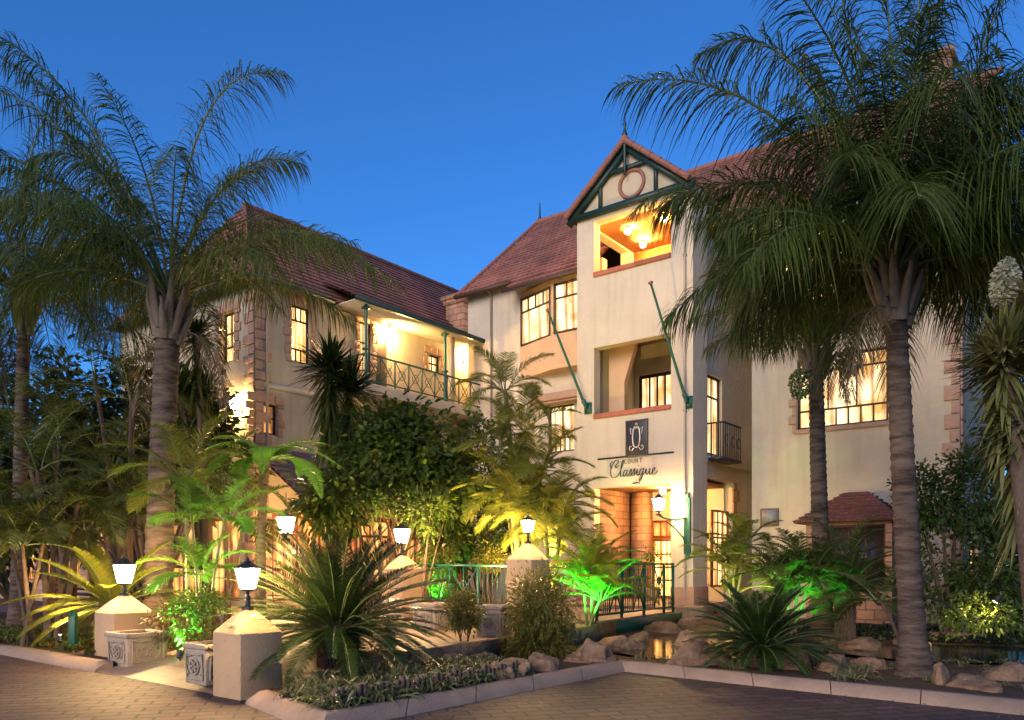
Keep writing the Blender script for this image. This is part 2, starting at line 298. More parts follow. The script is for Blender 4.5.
class Face:
    """a wall plane; u runs along it, z up, d outwards"""
    def __init__(s, ax, c, out=None): s.ax = ax; s.c = c; s.out = out if out is not None else (-1 if ax == 'y' else 1)
    def p(s, u, z, d): return (u, s.c+s.out*d, z) if s.ax == 'y' else (s.c+s.out*d, u, z)
    def bx(s, b, u0, u1, z0, z1, d0, d1, m=0):
        a = s.p(u0, z0, d0); c = s.p(u1, z1, d1)
        b.box(min(a[0], c[0]), max(a[0], c[0]), min(a[1], c[1]), max(a[1], c[1]), z0, z1, m)
def wall(b, f, u0, u1, z0, z1, holes=(), th=.3, m=0):
    us = sorted({u0, u1, *[h[0] for h in holes], *[h[1] for h in holes]}); zs = sorted({z0, z1, *[h[2] for h in holes], *[h[3] for h in holes]})
    us = [u for u in us if u0 <= u <= u1]; zs = [z for z in zs if z0 <= z <= z1]
    for i in range(len(us)-1):
        for j in range(len(zs)-1):
            uc, zc = (us[i]+us[i+1])/2, (zs[j]+zs[j+1])/2
            if any(h[0] < uc < h[1] and h[2] < zc < h[3] for h in holes): continue
            for d in (0, -th): b.poly([f.p(us[i], zs[j], d), f.p(us[i+1], zs[j], d), f.p(us[i+1], zs[j+1], d), f.p(us[i], zs[j+1], d)], m)
    for h in list(holes)+[(u0, u1, z0, z1)]:
        q = [(h[0], h[2]), (h[1], h[2]), (h[1], h[3]), (h[0], h[3])]
        for k in range(4):
            a, c = q[k], q[(k+1) % 4]
            b.poly([f.p(*a, 0), f.p(*c, 0), f.p(*c, -th), f.p(*a, -th)], m)
def window(root, f, u0, u1, z0, z1, rows, lit, frame='timber', name='window', rec=.12, fw=.06, mw=.035, label=None):
    """rows = [(height share, number of lights)] from the bottom up"""
    b = B(); D0, D1 = -rec-.05, -rec+.03
    f.bx(b, u0, u0+fw, z0, z1, D0, D1); f.bx(b, u1-fw, u1, z0, z1, D0, D1)
    f.bx(b, u0+fw, u1-fw, z0, z0+fw, D0, D1); f.bx(b, u0+fw, u1-fw, z1-fw, z1, D0, D1)
    z = z0+fw; H = z1-z0-2*fw; a0, a1 = u0+fw, u1-fw
    for k, (sh, n) in enumerate(rows):
        zn = z+H*sh
        if k < len(rows)-1: f.bx(b, a0, a1, zn-mw*.7, zn+mw*.7, D0+.01, D1-.012)
        for j in range(1, n):
            u = a0+(a1-a0)*j/n; f.bx(b, u-mw/2, u+mw/2, z+.001, zn-.001, D0+.02, D1-.02)
        z = zn
    o = b.build(name, M[frame], root)
    g = B(); f.bx(g, u0+.02, u1-.02, z0+.02, z1-.02, -rec-.035, -rec-.02); g.build('pane', M[lit], o)
    if label: o['label'] = label
    return o
def quoins(b, f, u, z0, z1, side, rng, long=.42, short=.26, h=.26):
    z = z0; k = 0
    while z < z1-.05:
        hh = min(h*rng.uniform(.85, 1.15), z1-z); l = (long if k % 2 else short)*rng.uniform(.9, 1.1)
        a, c = (u, u+l*side) if side > 0 else (u-l, u)
        f.bx(b, a, c, z+.012, z+hh-.012, .003, .045+rng.uniform(0, .012)); z += hh; k += 1
def qcol(root, f, u, z0, z1, side, l, s, h):
    b = B(); quoins(b, f, u, z0, z1, side, rg, l, s, h); b.build('quoin_stones', M['stone'], root, bevel=.012)
def surround(b, f, u0, u1, z0, z1, rng, wdt=.2):
    quoins(b, f, u0, z0-.05, z1, -1, rng, wdt*1.5, wdt); quoins(b, f, u1, z0-.05, z1, 1, rng, wdt*1.5, wdt)
    n = max(3, int((u1-u0+2*wdt)/.28)); a = u0-wdt*1.3; c = u1+wdt*1.3
    for i in range(n):
        x0 = a+(c-a)*i/n; x1 = a+(c-a)*(i+1)/n
        f.bx(b, x0+.01, x1-.01, z1+.003, z1+.22+.07*math.sin(math.pi*(i+.5)/n), .003, .05+rng.uniform(0, .015))
def roof_face(b, bl, br, tr, tl, n=None, m=0):
    bl, br, tr, tl = [np.array(p, float) for p in (bl, br, tr, tl)]
    ln = np.linalg.norm((tl+tr)/2-(bl+br)/2); n = n or max(3, int(ln/.30)); nrm = np.cross(br-bl, tl-bl)
    if np.linalg.norm(nrm) < 1e-6: nrm = np.cross(br-bl, tr-bl)
    nrm /= np.linalg.norm(nrm); nrm = nrm if nrm[2] > 0 else -nrm
    e = (br-bl)/np.linalg.norm(br-bl)
    for i in range(n):
        t0, t1 = i/n, (i+1)/n
        a, c = bl+(tl-bl)*t0, br+(tr-br)*t0; d, f = bl+(tl-bl)*t1, br+(tr-br)*t1
        lift = nrm*.045
        U = lambda p, v: (np.dot(p-bl, e), v*.30)
        b.poly([a+lift, c+lift, f, d], m, [U(a, i+.04), U(c, i+.04), U(f, i+.97), U(d, i+.97)])
        b.poly([a-nrm*.02, c-nrm*.02, c+lift, a+lift], m, [U(a, i), U(c, i), U(c, i+.03), U(a, i+.03)])
    # soffit board under the tiles
    b.poly([bl-nrm*.05, tl-nrm*.05, tr-nrm*.05, br-nrm*.05], m+1)
def ridge_caps(b, p, q, r=.11, m=0):
    p, q = np.array(p, float), np.array(q, float); n = max(2, int(np.linalg.norm(q-p)/.38))
    for i in range(n):
        a, c = p+(q-p)*i/n, p+(q-p)*((i+1)/n+.02); b.tube([a, c], [r*1.12, r*.92], 8, m)
rg = random.Random(4)

# ---------------------------------------------------------------- entrance tower
TW = -3.87; FL1, FL2 = 5.05, 9.25; EV = 12.3
tower = building('entrance_tower', 'tall cream entrance tower with timbered gable, lit top loggia and hotel name over the porch')
fy0 = Face('y', 0.)
ox0, zt3b = hy(594, 278, 0); ox1 = hy(671, 257, 0)[0]
oz = lambda px, py: hy(px, py, 0)[1]
Z3b, Z3t = 10.37, 12.08
Z2b, Z2t = oz(635, 413.5), oz(635, 340)
Z1b, Z1t = .45, oz(640, 485)
b = B(); wall(b, fy0, TW, 0, .3, EV, [(ox0, ox1, Z3b, Z3t), (ox0, ox1, Z2b, Z2t), (ox0, ox1, .45, Z1t)], .35)
fx0 = Face('x', 0.); wall(b, fx0, .35, .95, .3, EV, (), .35)
fxs = Face('x', -.12)
swy0 = hx(707.5, 400, -.12)[0]; swy1 = hx(722, 400, -.12)[0]
swz1, swz0 = hx(714, 376, -.12)[1], hx(714, 455, -.12)[1]
gy0, gy1 = 1.0, 3.1; gz1 = hx(720, 480, -.12)[1]
wall(b, fxs, .95, 5.2, .3, 11.3, [(swy0, swy1, swz0, swz1), (gy0, gy1, .45, gz1)], .3)
# left return (above the main block it shows through the loggia), back walls of the loggias
fxl = Face('x', TW, -1); wall(b, fxl, .35, 3.2, .3, EV, [(.75, 2.7, Z3b, Z3t)], .35)
fyb = Face('y', 3.0)
bw = (hy(638, 380, 3.0)[0], hy(690, 380, 3.0)[0])
dx0, dx1 = hy(651, 560, 3.0)[0], hy(681, 560, 3.0)[0]
wall(b, fyb, TW+.35, -.35, .3, EV, [(bw[0], bw[1], FL1+.05, hy(660, 372, 3.0)[1]), (dx0, dx1, .45, 3.05), ], .2)
b.box(TW+.35, -.35, .36, 3.0, FL1-.32, FL1); b.box(TW+.35, -.35, .36, 3.0, FL2-.32, FL2)
b.build('wall', M['plaster_pale'], tower)
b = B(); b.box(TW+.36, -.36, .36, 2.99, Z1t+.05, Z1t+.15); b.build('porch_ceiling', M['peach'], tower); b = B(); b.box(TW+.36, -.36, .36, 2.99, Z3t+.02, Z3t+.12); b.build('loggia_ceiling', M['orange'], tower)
b = B(); b.box(TW+.36, -.36, 2.96, 2.995, Z3b+.32, Z3t); b.build('loggia_glow_lining', M['orange'], tower); b = B(); b.box(-.358, -.353, .36, 2.95, Z3b-1, Z3t); b.build('loggia_glow_lining', M['orange'], tower)  # thin orange sheets, lamp warmth painted onto back wall and right pier
# tall sloping screen in the first floor loggia
b = B(); xa = hy(609, 380, .8)[0]; prof = [(0, FL1), (.55, FL1), (.55, FL1+2.2), (.9, FL1+3.2), (.9, FL2-.33), (0, FL2-.33)]
b.add([(xa+p, .8, z) for p, z in prof]+[(xa+p, 1.0, z) for p, z in prof], [[0, 1, 2, 3, 4, 5], [11, 10, 9, 8, 7, 6]])
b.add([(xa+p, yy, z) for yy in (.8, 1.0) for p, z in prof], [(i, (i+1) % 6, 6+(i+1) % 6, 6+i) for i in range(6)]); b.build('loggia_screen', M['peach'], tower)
for zz, nm in ((Z3b, 0), (Z2b, 1)):
    b = B(); b.box(ox0+.004, ox1-.004, -.07, .40, zz-.005, zz+.13); b.build('parapet_coping', M['sill'], tower, bevel=.01)
# door and stone piers inside the porch
d = window(tower, fyb, dx0, dx1, .46, 2.45, [(.28, 1), (.24, 4), (.24, 4), (.24, 4)], 'porchwin', 'redwood', 'door', .08, .10, .04)
hb = B(); hb.box(dx0+.12, dx0+.15, 2.98, 3.02, 1.35, 1.6); hb.build('handle', M['iron'], d)
window(tower, fyb, dx0, dx1, 2.47, 3.04, [(1, 4)], 'winred', 'redwood', 'transom_window', .08, .07, .04)
window(tower, fyb, bw[0], bw[1], FL1+.06, hy(660, 372, 3.0)[1]-.02, [(.55, 2), (.45, 6)], 'winbright', 'timber', fw=.09, mw=.06)
b = B()
for px0, px1 in ((606, 617), (632, 647)):
    xa, xb = hy(px0, 560, 2.6)[0], hy(px1, 560, 2.6)[0]
    b = B(); b.box(xa, xb, 2.55, 2.99, .45, Z1t+.04); b.build('stone_pier', M['stonewall'], tower)
b = B()
b = B(); xa, xb = hy(618, 560, 2.9)[0], hy(631, 560, 2.9)[0]; b.box(TW+.4, xb, 2.93, 2.99, .46, Z1t+.04); b.build('inner_panel', M['stonewall'], tower); b = B(); b.box(TW+.353, TW+.39, .37, 2.92, .46, Z1t+.04); b.build('side_panel', M['stonewall'], tower)
# side: window with balcony, porch side opening and its lit inner wall
window(tower, fxs, swy0, swy1, swz0, swz1, [(.75, 2), (.25, 2)], 'winbright', 'timber')
fsi = Face('y', 3.6)
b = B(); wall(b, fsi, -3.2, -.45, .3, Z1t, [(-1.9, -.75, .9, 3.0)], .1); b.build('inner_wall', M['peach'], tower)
window(tower, fsi, -1.9, -.75, .9, 3.0, [(.7, 3), (.3, 3)], 'porchwin', 'redwood', rec=.05)
window(tower, fxs, gy0+.9, gy1, .9, gz1-.9, [(.65, 3), (.35, 3)], 'win', 'redwood', rec=.15)
qcol(tower, fxs, gy1, .45, gz1, 1, .5, .3, .34)
b = B(); fxs.bx(b, .96, 5.2, FL1-.45, FL1-.27, .003, .09); b.build('string_course', M['plaster_pale'], tower, bevel=.015)
bal = B(); y0, y1, zb = swy0-.15, swy1+.12, swz0-.15
bal.box(-.12, .45, y0, y1, zb-.08, zb)
for yy in np.linspace(y0+.03, y1-.03, 9): bal.bar((.42, yy, zb), (.42, yy, zb+1.0), .022, .022)
for xx in np.linspace(-.08, .34, 4): bal.bar((xx, y0+.03, zb), (xx, y0+.03, zb+1.0), .022, .022)
bal.bar((.42, y0, zb+1.0), (.42, y1, zb+1.0), .05, .04); bal.bar((-.11, y0+.03, zb+1.0), (.42, y0+.03, zb+1.0), .05, .04)
for yy in np.linspace(y0+.2, y1-.2, 3): bal.tube([(.435, yy+.12*math.cos(a), zb+.5+.16*math.sin(a)) for a in np.linspace(0, 2*math.pi, 13)[:-1]], .012, 5, closed=True)
bal.build('window_balcony', M['iron'], tower)
# plinth, ledge lines, downpipe
b = B(); b.box(ox1+.003, .05, -.05, .95, .2, .95); b.build('plinth', M['stone'], tower, bevel=.015); b = B(); b.box(TW-.02, ox0-.003, -.05, .3, .2, .95); b.build('plinth', M['stone'], tower, bevel=.015)
b = B(); xa, za = hy(598, 459, 0); xb, zb_ = hy(674, 452, 0); b.box(xa, xb, -.03, -.003, (za+zb_)/2-.03, (za+zb_)/2+.015); b.build('sign_moulding', M['iron'], tower)
b = B(); xd, zd = hy(685.5, 400, 0); b.tube([(xd, -.045, .6), (xd, -.045, EV-.4)], .035, 8)
for zz in np.arange(1.5, 12, 2.2): b.box(xd-.05, xd+.05, -.085, -.003, zz, zz+.04)
b.build('downpipe', M['pipe'], tower, smooth=False)
# gable
gz = EV; pk = 1.62; xm = TW/2-.12; ov = .13
b = B()
b.add([(TW, -.0, gz), (0, -.0, gz), (xm, -.0, gz+pk), (TW, .3, gz), (0, .3, gz), (xm, .3, gz+pk)], [(0, 1, 2), (5, 4, 3)]); b.add([(TW, 0, gz), (0, 0, gz), (0, .3, gz), (TW, .3, gz)], [(0, 1, 2, 3)])
b.build('gable_wall', M['plaster'], tower)
sl_ = pk/(-TW/2)
def gp(x, dz=0): return (x, -.09, gz+(pk-abs(x-xm)*sl_)+dz)
b = B()
for sx in (-1, 1):
    ex = xm+sx*(-TW/2+ov)
    b.bar(gp(ex, -.05), gp(xm, -.05), .15, .17, up=(0, 1, 0))
b.bar((TW-.1, -.085, gz-.02), (.1, -.085, gz-.02), .13, .17)
b.bar(gp(xm-.95, -.0)[:2]+(gz+1.02,), gp(xm+.95)[:2]+(gz+1.02,), .09, .11)
for sx in (-1, 1): b.bar((xm+sx*.93, -.07, gz+.1), (xm+sx*.93, -.07, gz+1.0), .075, .10)
b.build('gable_timber', M['darkgreen'], tower)
b = B(); b.tube([(xm+.12+.40*math.cos(a), -.03, gz+.54+.40*math.sin(a)) for a in np.linspace(0, 2*math.pi, 29)[:-1]], .055, 8, closed=True); b.build('ring_ornament', M['ridge'], tower, smooth=True)
b = B(); z_ = gz+pk
b.lathe([(.05, -.85), (.02, -.8), (.05, -.62), (.055, -.1), (.06, .25), (.09, .32), (.05, .42), (.03, .55), (.055, .62), (.02, .72), (.008, 1.0)], (xm, -.22, z_), 8)
b.build('finial', M['darkgreen'], tower)
b = B(); yb_ = 7.0
for sx in (-1, 1):
    ex = xm+sx*(-TW/2+ov); ez = gz-ov*sl_+.12; tz = gz+pk+.12
    bl, br = (ex, -.28, ez), (ex, yb_, ez); roof_face(b, bl, br, (xm, yb_, tz), (xm, -.28, tz))
b.build('roof', [M['tile'], M['darkgreen']], tower)
b = B(); ridge_caps(b, (xm, -.3, gz+pk+.17), (xm, 7, gz+pk+.17))
for sx in (-1, 1): ridge_caps(b, (xm+sx*(-TW/2+ov), -.27, gz-ov*sl_+.15), (xm, -.27, gz+pk+.16), .085)
b.build('ridge_tiles', M['ridge'], tower)
# bulbs under the loggia ceiling
for px, py, yy in ((628, 236, 1.0), (664, 233, .9), (643, 217, 2.2)):
    x_, z_ = hy(px, py, yy); x_ = min(x_, -.6)
    t_ = thing('ceiling_lamp', {628: 'left round bulb glowing under the ceiling of the top loggia', 664: 'brightest round bulb at the right under the ceiling of the top loggia', 643: 'small bulb at the back of the ceiling of the top loggia'}[px], 'lamp', tuple(loc2w(x_, yy, Z3t)), -TH, 'bulbs of the top loggia')
    q = B(); q.lathe([(.075, .015), (.075, -.03), (.05, -.05)], n=14); q.build('fitting', M['iron'], t_)
    q = B(); q.lathe([(.05, -.051), (.085, -.09), (.095, -.13), (.08, -.18), (.03, -.21)], n=14); q.build('bulb', M['bulb'], t_, smooth=True)

t_ = thing('ceiling_lamp', 'added unseen bulb under the porch ceiling that warms the porch', 'lamp', tuple(loc2w(-1.7, 1.5, Z1t+.05)), -TH)  # added bulb, out of sight behind the lintel, to brighten the porch
q = B(); q.lathe([(.075, .0), (.075, -.03), (.05, -.05)], n=14); q.build('fitting', M['iron'], t_); q = B(); q.lathe([(.05, -.051), (.085, -.09), (.095, -.13), (.08, -.18), (.03, -.21)], n=14); q.build('bulb', M['bulb'], t_, smooth=True)
# ---------------------------------------------------------------- crest and lettering
xa, za = hy(626.5, 484, 0)
cx0, cz1 = hy(626.5, 421, 0); cx1, _ = hy(648.5, 421, 0); _, cz0 = hy(637, 456.5, 0); cz1 = hy(637, 420, 0)[1]
crest = thing('crest_panel', 'dark square panel with a silver monogram crest on the cream tower above the hotel name', 'sign', tuple(loc2w((cx0+cx1)/2, -.003, cz0)), -TH)
cw, chh = (cx1-cx0)/2, cz1-cz0
q = B(); q.box(-cw, cw, -.05, 0, 0, chh); q.build('panel', M['iron'], crest, bevel=.01)
q = B()
for a0, a1, c0, c1 in ((-cw, cw, 0, .03), (-cw, cw, chh-.03, chh), (-cw, -cw+.03, .031, chh-.031), (cw-.03, cw, .031, chh-.031)): q.box(a0, a1, -.064, -.052, c0, c1)
q.build('border', mat('crest_border_bronze', (.10, .075, .05), .5), crest)
def stroke(bf, pts, r0, yy, n=26, thin=.35):
    pts = np.array(pts, float); ts = np.linspace(0, len(pts)-1, n); P = []
    for t in ts:
        i = min(int(t), len(pts)-2); f = t-i; p0 = pts[max(i-1, 0)]; p1 = pts[i]; p2 = pts[i+1]; p3 = pts[min(i+2, len(pts)-1)]
        P.append(.5*((2*p1)+(-p0+p2)*f+(2*p0-5*p1+4*p2-p3)*f*f+(-p0+3*p1-3*p2+p3)*f**3))
    P = np.array(P); P3 = np.stack([P[:, 0], np.full(n, yy), P[:, 1]], 1)
    dz = np.abs(np.gradient(P[:, 1]))/(np.linalg.norm(np.gradient(P, axis=0), axis=1)+1e-9)
    bf.tube(P3, r0*(thin+(1-thin)*dz), 6)
q = B(); m_ = chh/2
for sx in (-1, 1):
    stroke(q, [(sx*.05, m_+.27), (sx*-.06, m_+.33), (sx*-.115, m_+.12), (sx*-.11, m_-.12), (sx*-.04, m_-.27), (sx*.06, m_-.25), (sx*.10, m_-.20)], .02, -.065)
    stroke(q, [(sx*.08, m_-.28), (sx*.16, m_-.36), (sx*.23, m_-.30), (sx*.20, m_-.22), (sx*.16, m_-.26)], .014, -.065)
    stroke(q, [(sx*.10, m_+.22), (sx*.20, m_+.30), (sx*.17, m_+.12)], .010, -.065)
q.tube([(.035*math.cos(a), -.065, chh-.13+.035*math.sin(a)) for a in np.linspace(0, 6.283, 11)[:-1]], .009, 5, closed=True)
q.build('monogram', mat('silver_monogram', (.62, .56, .48), .35, metal=.6), crest)

sx0, sz0 = hy(610.5, 478, 0)
name_ = thing('hotel_name_sign', 'hotel name in dark script letters on the cream wall above the porch', 'sign', tuple(loc2w(sx0, -.003, sz0)), -TH)
q = B(); k = hy(658, 470, 0)[0]-sx0      # total width of the word
u = k/9.6; yy = -.02
L_ = {  # script letters in units, x then height
 'C': [[(1.55, 2.55), (1.75, 3.05), (1.2, 3.2), (.45, 2.4), (.1, 1.2), (.35, .15), (1.1, 0), (1.9, .6)], [(1.55, 2.55), (1.1, 2.2), (1.2, 1.75), (1.7, 2.2)], [(.5, 3.1), (.05, 2.6), (.1, 1.9), (.6, 1.8)]],
 'l': [[(1.8, .5), (2.5, 1.9), (2.85, 2.9), (2.6, 3.0), (2.3, 2.0), (2.15, .4), (2.4, .05), (2.8, .5)]],
 'a': [[(3.45, 1.2), (3.0, 1.15), (2.75, .4), (3.0, .05), (3.45, .8), (3.55, 1.25), (3.4, .3), (3.6, .05), (3.9, .4)]],
 's': [[(3.9, .4), (4.3, 1.35), (4.35, .6), (4.2, .08), (3.95, .15)], [(4.2, .08), (4.6, .4)]],
 't': [[(4.6, .4), (5.0, 1.35), (5.05, .6), (4.9, .08), (4.65, .15)], [(4.9, .08), (5.3, .5)]],
 'i': [[(5.3, .5), (5.6, 1.2), (5.5, .3), (5.7, .05), (6.05, .5)], [(5.8, 1.75), (5.83, 1.9)]],
 'q': [[(6.75, 1.15), (6.3, 1.2), (6.0, .45), (6.25, .05), (6.7, .8), (6.85, 1.25), (6.5, -.4), (6.15, -1.05), (5.95, -.7), (6.5, -.2), (7.1, .5)]],
 'u': [[(7.1, .5), (7.4, 1.2), (7.3, .35), (7.5, .05), (7.95, .7), (8.1, 1.2), (8.0, .3), (8.2, .05), (8.45, .4)]],
 'e': [[(8.45, .4), (9.0, .9), (9.0, 1.25), (8.65, 1.0), (8.6, .3), (8.95, .02), (9.6, .6)]]}
for ch in L_.values():
    for st in ch: stroke(q, [(x*u, z*u*.98) for x, z in st], .0145, yy, 34, .5)
q.build('script_word', M['iron'], name_)
q = B(); U2 = u
def sseg(pts): q.tube([(p[0], -.016, p[1]) for p in pts], .010, 5)
x_ = 2.9*u; z_ = 2.35*u; hh = .75*u; ww = .5*u; gap = .78*u
for a in ((1, 0),):
    sseg([(x_+ww, z_+hh*.85), (x_+ww*.5, z_+hh), (x_, z_+hh*.6), (x_, z_+hh*.3), (x_+ww*.5, z_), (x_+ww, z_+hh*.15)]); x_ += gap
    q.tube([(x_+ww/2+ww/2*math.cos(a), -.016, z_+hh/2+hh/2*math.sin(a)) for a in np.linspace(0, 6.283, 13)[:-1]], .010, 5, closed=True); x_ += gap
    sseg([(x_, z_+hh), (x_, z_+hh*.2), (x_+ww/2, z_), (x_+ww, z_+hh*.2), (x_+ww, z_+hh)]); x_ += gap
    sseg([(x_, z_), (x_, z_+hh)]); sseg([(x_, z_+hh), (x_+ww, z_+hh*.8), (x_+ww*.8, z_+hh*.5), (x_, z_+hh*.5)]); sseg([(x_+ww*.4, z_+hh*.5), (x_+ww, z_)]); x_ += gap
    sseg([(x_+ww/2, z_), (x_+ww/2, z_+hh)]); sseg([(x_, z_+hh), (x_+ww, z_+hh)])
q.build('small_word', mat('grey_letter_paint', (.12, .10, .09), .5), name_)
q = B(); q.tube([(4.6*u, -.016, -1.35*u), (5.4*u, -.016, -1.25*u), (6.2*u, -.016, -1.35*u)], [.008, .022, .008], 6); q.build('underline', M['iron'], name_)

# ---------------------------------------------------------------- main block left of the tower (with bay windows)
RY, RZ, EF, EZ = 6.2, 15.9, 1.15, 11.45
blk = building('hotel_main_block', 'plastered block with steep tiled roof and lit bay window, left of the entrance tower')
XL = -9.66; f15 = Face('y', 1.5)
bay0, bay1 = hy(520, 300, 1.5)[0], TW-.02
bay_zb, bay_zt = hy(540, 338, 1.0)[1], hy(540, 289, 1.0)[1]
lw = (hy(548, 430, 1.5)[0], hy(574, 430, 1.5)[0], hy(560, 452, 1.5)[1], hy(560, 405, 1.5)[1])
b = B(); wall(b, f15, XL, TW, .3, EZ+.15, [lw, (bay0+.25, bay1-.1, bay_zb, bay_zt)], .3)
wall(b, Face('x', XL, -1), 1.8, 10.6, .3, EZ+.15, (), .3)
b.box(XL, TW, 10.6, 10.9, .3, EZ)
b.build('wall', M['plaster_pale'], blk)
b = B()
b.add([(XL, 1.5, EZ+.15), (XL, 10.9, EZ+.15), (XL, 6.2, RZ-.15), (XL+.3, 1.5, EZ+.15), (XL+.3, 10.9, EZ+.15), (XL+.3, 6.2, RZ-.15)], [(0, 1, 2), (5, 4, 3)]); b.build('gable_wall', M['plaster'], blk)
b = B(); roof_face(b, (XL-.25, EF, EZ), (TW, EF, EZ), (TW, RY, RZ), (XL-.25, RY, RZ)); roof_face(b, (XL-.25, 2*RY-EF, EZ), (TW, 2*RY-EF, EZ), (TW, RY, RZ), (XL-.25, RY, RZ))
# small roof over the bay
bo = .62; roof_face(b, (bay0-.15, .98-.25, EZ-.42), (TW-.02, .98-.25, EZ-.42), (TW-.02, 2.6, EZ+1.22), (bay0-.15, 2.6, EZ+1.22))
b.build('roof', [M['tile'], M['timber']], blk)
b = B(); ridge_caps(b, (XL-.25, RY, RZ+.05), (TW+1, RY, RZ+.05)); ridge_caps(b, (XL-.25, EF, EZ+.05), (XL-.25, RY, RZ+.05), .08); b.build('ridge_tiles', M['ridge'], blk)
b = B(); b.lathe([(.07, 0), (.09, .15), (.04, .3), (.02, .85)], (XL-.1, RY, RZ), 8); b.build('finial', M['darkgreen'], blk)
b = B(); b.bar((XL-.3, EF-.06, EZ-.02), (bay0-.1, EF-.06, EZ-.02), .12, .12); b.bar((bay0-.15, .66, EZ-.44), (TW, .66, EZ-.44), .11, .11); b.build('gutter', M['timber'], blk)
b = B(); xd = hy(492, 350, 1.5)[0]; b.tube([(xd, 1.44, .5), (xd, 1.44, EZ-.1), (xd, 1.15, EZ)], .04, 8); b.build('downpipe', M['pipe'], blk)
# bay: left splay face and front face
p0, p1, p2 = (bay0, 1.5), (hy(552, 320, .95)[0], .95), (TW-.02, .95)
b = B()
for (a, c) in ((p0, p1), (p1, p2)):
    for z0, z1 in ((bay_zb-1.15, bay_zb), (bay_zt, EZ-.35)): b.poly([(*a, z0), (*c, z0), (*c, z1), (*a, z1)])
b.poly([(*p0, bay_zb-1.15), (*p1, bay_zb-1.15), (*p2, bay_zb-1.15), (TW-.02, 1.5, bay_zb-1.15)])
for z in (bay_zb, bay_zt): b.poly([(*p0, z), (*p1, z), (*p2, z), (TW-.02, 1.5, z)])
b.prism([(p1[0]-.09, p1[1]+.03), (p1[0]+.08, p1[1]-.02), (p1[0]+.08, p1[1]+.1), (p1[0]-.05, p1[1]+.14)], bay_zb, bay_zt)
b.build('bay_wall', M['peach'], blk)
def panel_window(root, a, c, z0, z1, rows, lit):
    a, c = np.array(a, float), np.array(c, float); e = (c-a)/np.linalg.norm(c-a); L = np.linalg.norm(c-a); n = np.array((e[1], -e[0])); n = n if n[1] < 0 else -n
    P = lambda u, z, d: (*(a+e*u+n*d), z); b = B()
    for z in (z0+.03, z1-.03): b.bar(P(0, z, 0), P(L, z, 0), .07, .06)
    for u in (.03, L-.03): b.bar(P(u, z0, .01), P(u, z1, .01), .06, .07, up=(e[1], e[0], 0))
    z = z0+.06; H = z1-z0-.12
    for k, (s_, m) in enumerate(rows):
        zn = z+H*s_
        if k < len(rows)-1: b.bar(P(.05, zn, 0), P(L-.05, zn, 0), .05, .05)
        for j in range(1, m): b.bar(P(L*j/m, z, 0), P(L*j/m, zn, 0), .04, .04)
        z = zn
    o = b.build('window', M['timber'], root); g = B(); g.poly([P(.02, z0+.02, -.03), P(L-.02, z0+.02, -.03), P(L-.02, z1-.02, -.03), P(.02, z1-.02, -.03)])
    g.poly([P(.02, z0+.02, -.045), P(L-.02, z0+.02, -.045), P(L-.02, z1-.02, -.045), P(.02, z1-.02, -.045)]); g.build('pane', M[lit], o)
panel_window(blk, (p0[0]+.08, p0[1]-.04), (p1[0]-.10, p1[1]+.07), bay_zb, bay_zt, [(.72, 1), (.28, 4)], 'winbright')
panel_window(blk, (p1[0]+.09, p1[1]), (p2[0], p2[1]), bay_zb, bay_zt, [(.72, 1), (.28, 3)], 'winbright')
window(blk, f15, *lw, [(.3, 5), (.7, 2)], 'winbright')
b = B(); b.box(lw[0]-.5, TW-.01, 1.05, 1.497, lw[3]+.1, lw[3]+.35); b.box(lw[0]-.4, TW-.01, 1.12, 1.497, lw[3]+.02, lw[3]+.098); b.build('window_canopy', M['stone'], blk, bevel=.01)

# ---------------------------------------------------------------- right wing
rw = building('hotel_right_wing', 'cream hotel wing with wide lit window behind the palms, right of the entrance tower')
XA, XB = 1.12, 6.36
wx0, wz0 = hy(797, 430, 1.5); wx1 = hy(888, 430, 1.5)[0]; wz1 = hy(840, 353, 1.5)[1]
w2 = (hy(772, 0, 1.5)[0], hy(838, 0, 1.5)[0], hy(800, 304, 1.5)[1], hy(800, 232, 1.5)[1])
w3 = (hy(905, 0, 1.5)[0], hy(945, 0, 1.5)[0], hy(920, 270, 1.5)[1], hy(920, 200, 1.5)[1])
by = (hy(842, 550, 1.5)[0], hy(899, 550, 1.5)[0])
b = B(); wall(b, f15, XA, XB, 0, EZ+.15, [(wx0, wx1, wz0, wz1), w2, w3], .3)
wall(b, Face('x', XA, -1), 1.8, 5.2, 0, EZ, (), .3)
f_r = Face('x', XB); rwin = (3.2, 4.6, 1.0, 3.0); wall(b, f_r, 1.8, 10.6, 0, EZ+.15, [rwin], .3)
b.box(-.12, XA+.3, 5.2, 5.5, 0, EZ); b.box(-.12, XB, 10.6, 10.9, 0, EZ)
b.build('wall', M['plaster'], rw)
b = B(); b.add([(XB, 1.5, EZ+.15), (XB, 10.9, EZ+.15), (XB, 6.2, RZ-.15), (XB-.3, 1.5, EZ+.15), (XB-.3, 10.9, EZ+.15), (XB-.3, 6.2, RZ-.15)], [(0, 1, 2), (5, 4, 3)]); b.build('gable_wall', M['stonewall'], rw)
b = B(); roof_face(b, (-.05, EF, EZ), (XB+.25, EF, EZ), (XB+.25, RY, RZ), (-.05, RY, RZ)); zz_ = EZ+(3.3-EF)*(RZ-EZ)/(RY-EF); roof_face(b, (TW, 3.3, zz_), (-.05, 3.3, zz_), (-.05, RY, RZ), (TW, RY, RZ)); roof_face(b, (TW, 2*RY-EF, EZ), (XB+.25, 2*RY-EF, EZ), (XB+.25, RY, RZ), (TW, RY, RZ)); b.build('roof', [M['tile'], M['timber']], rw)
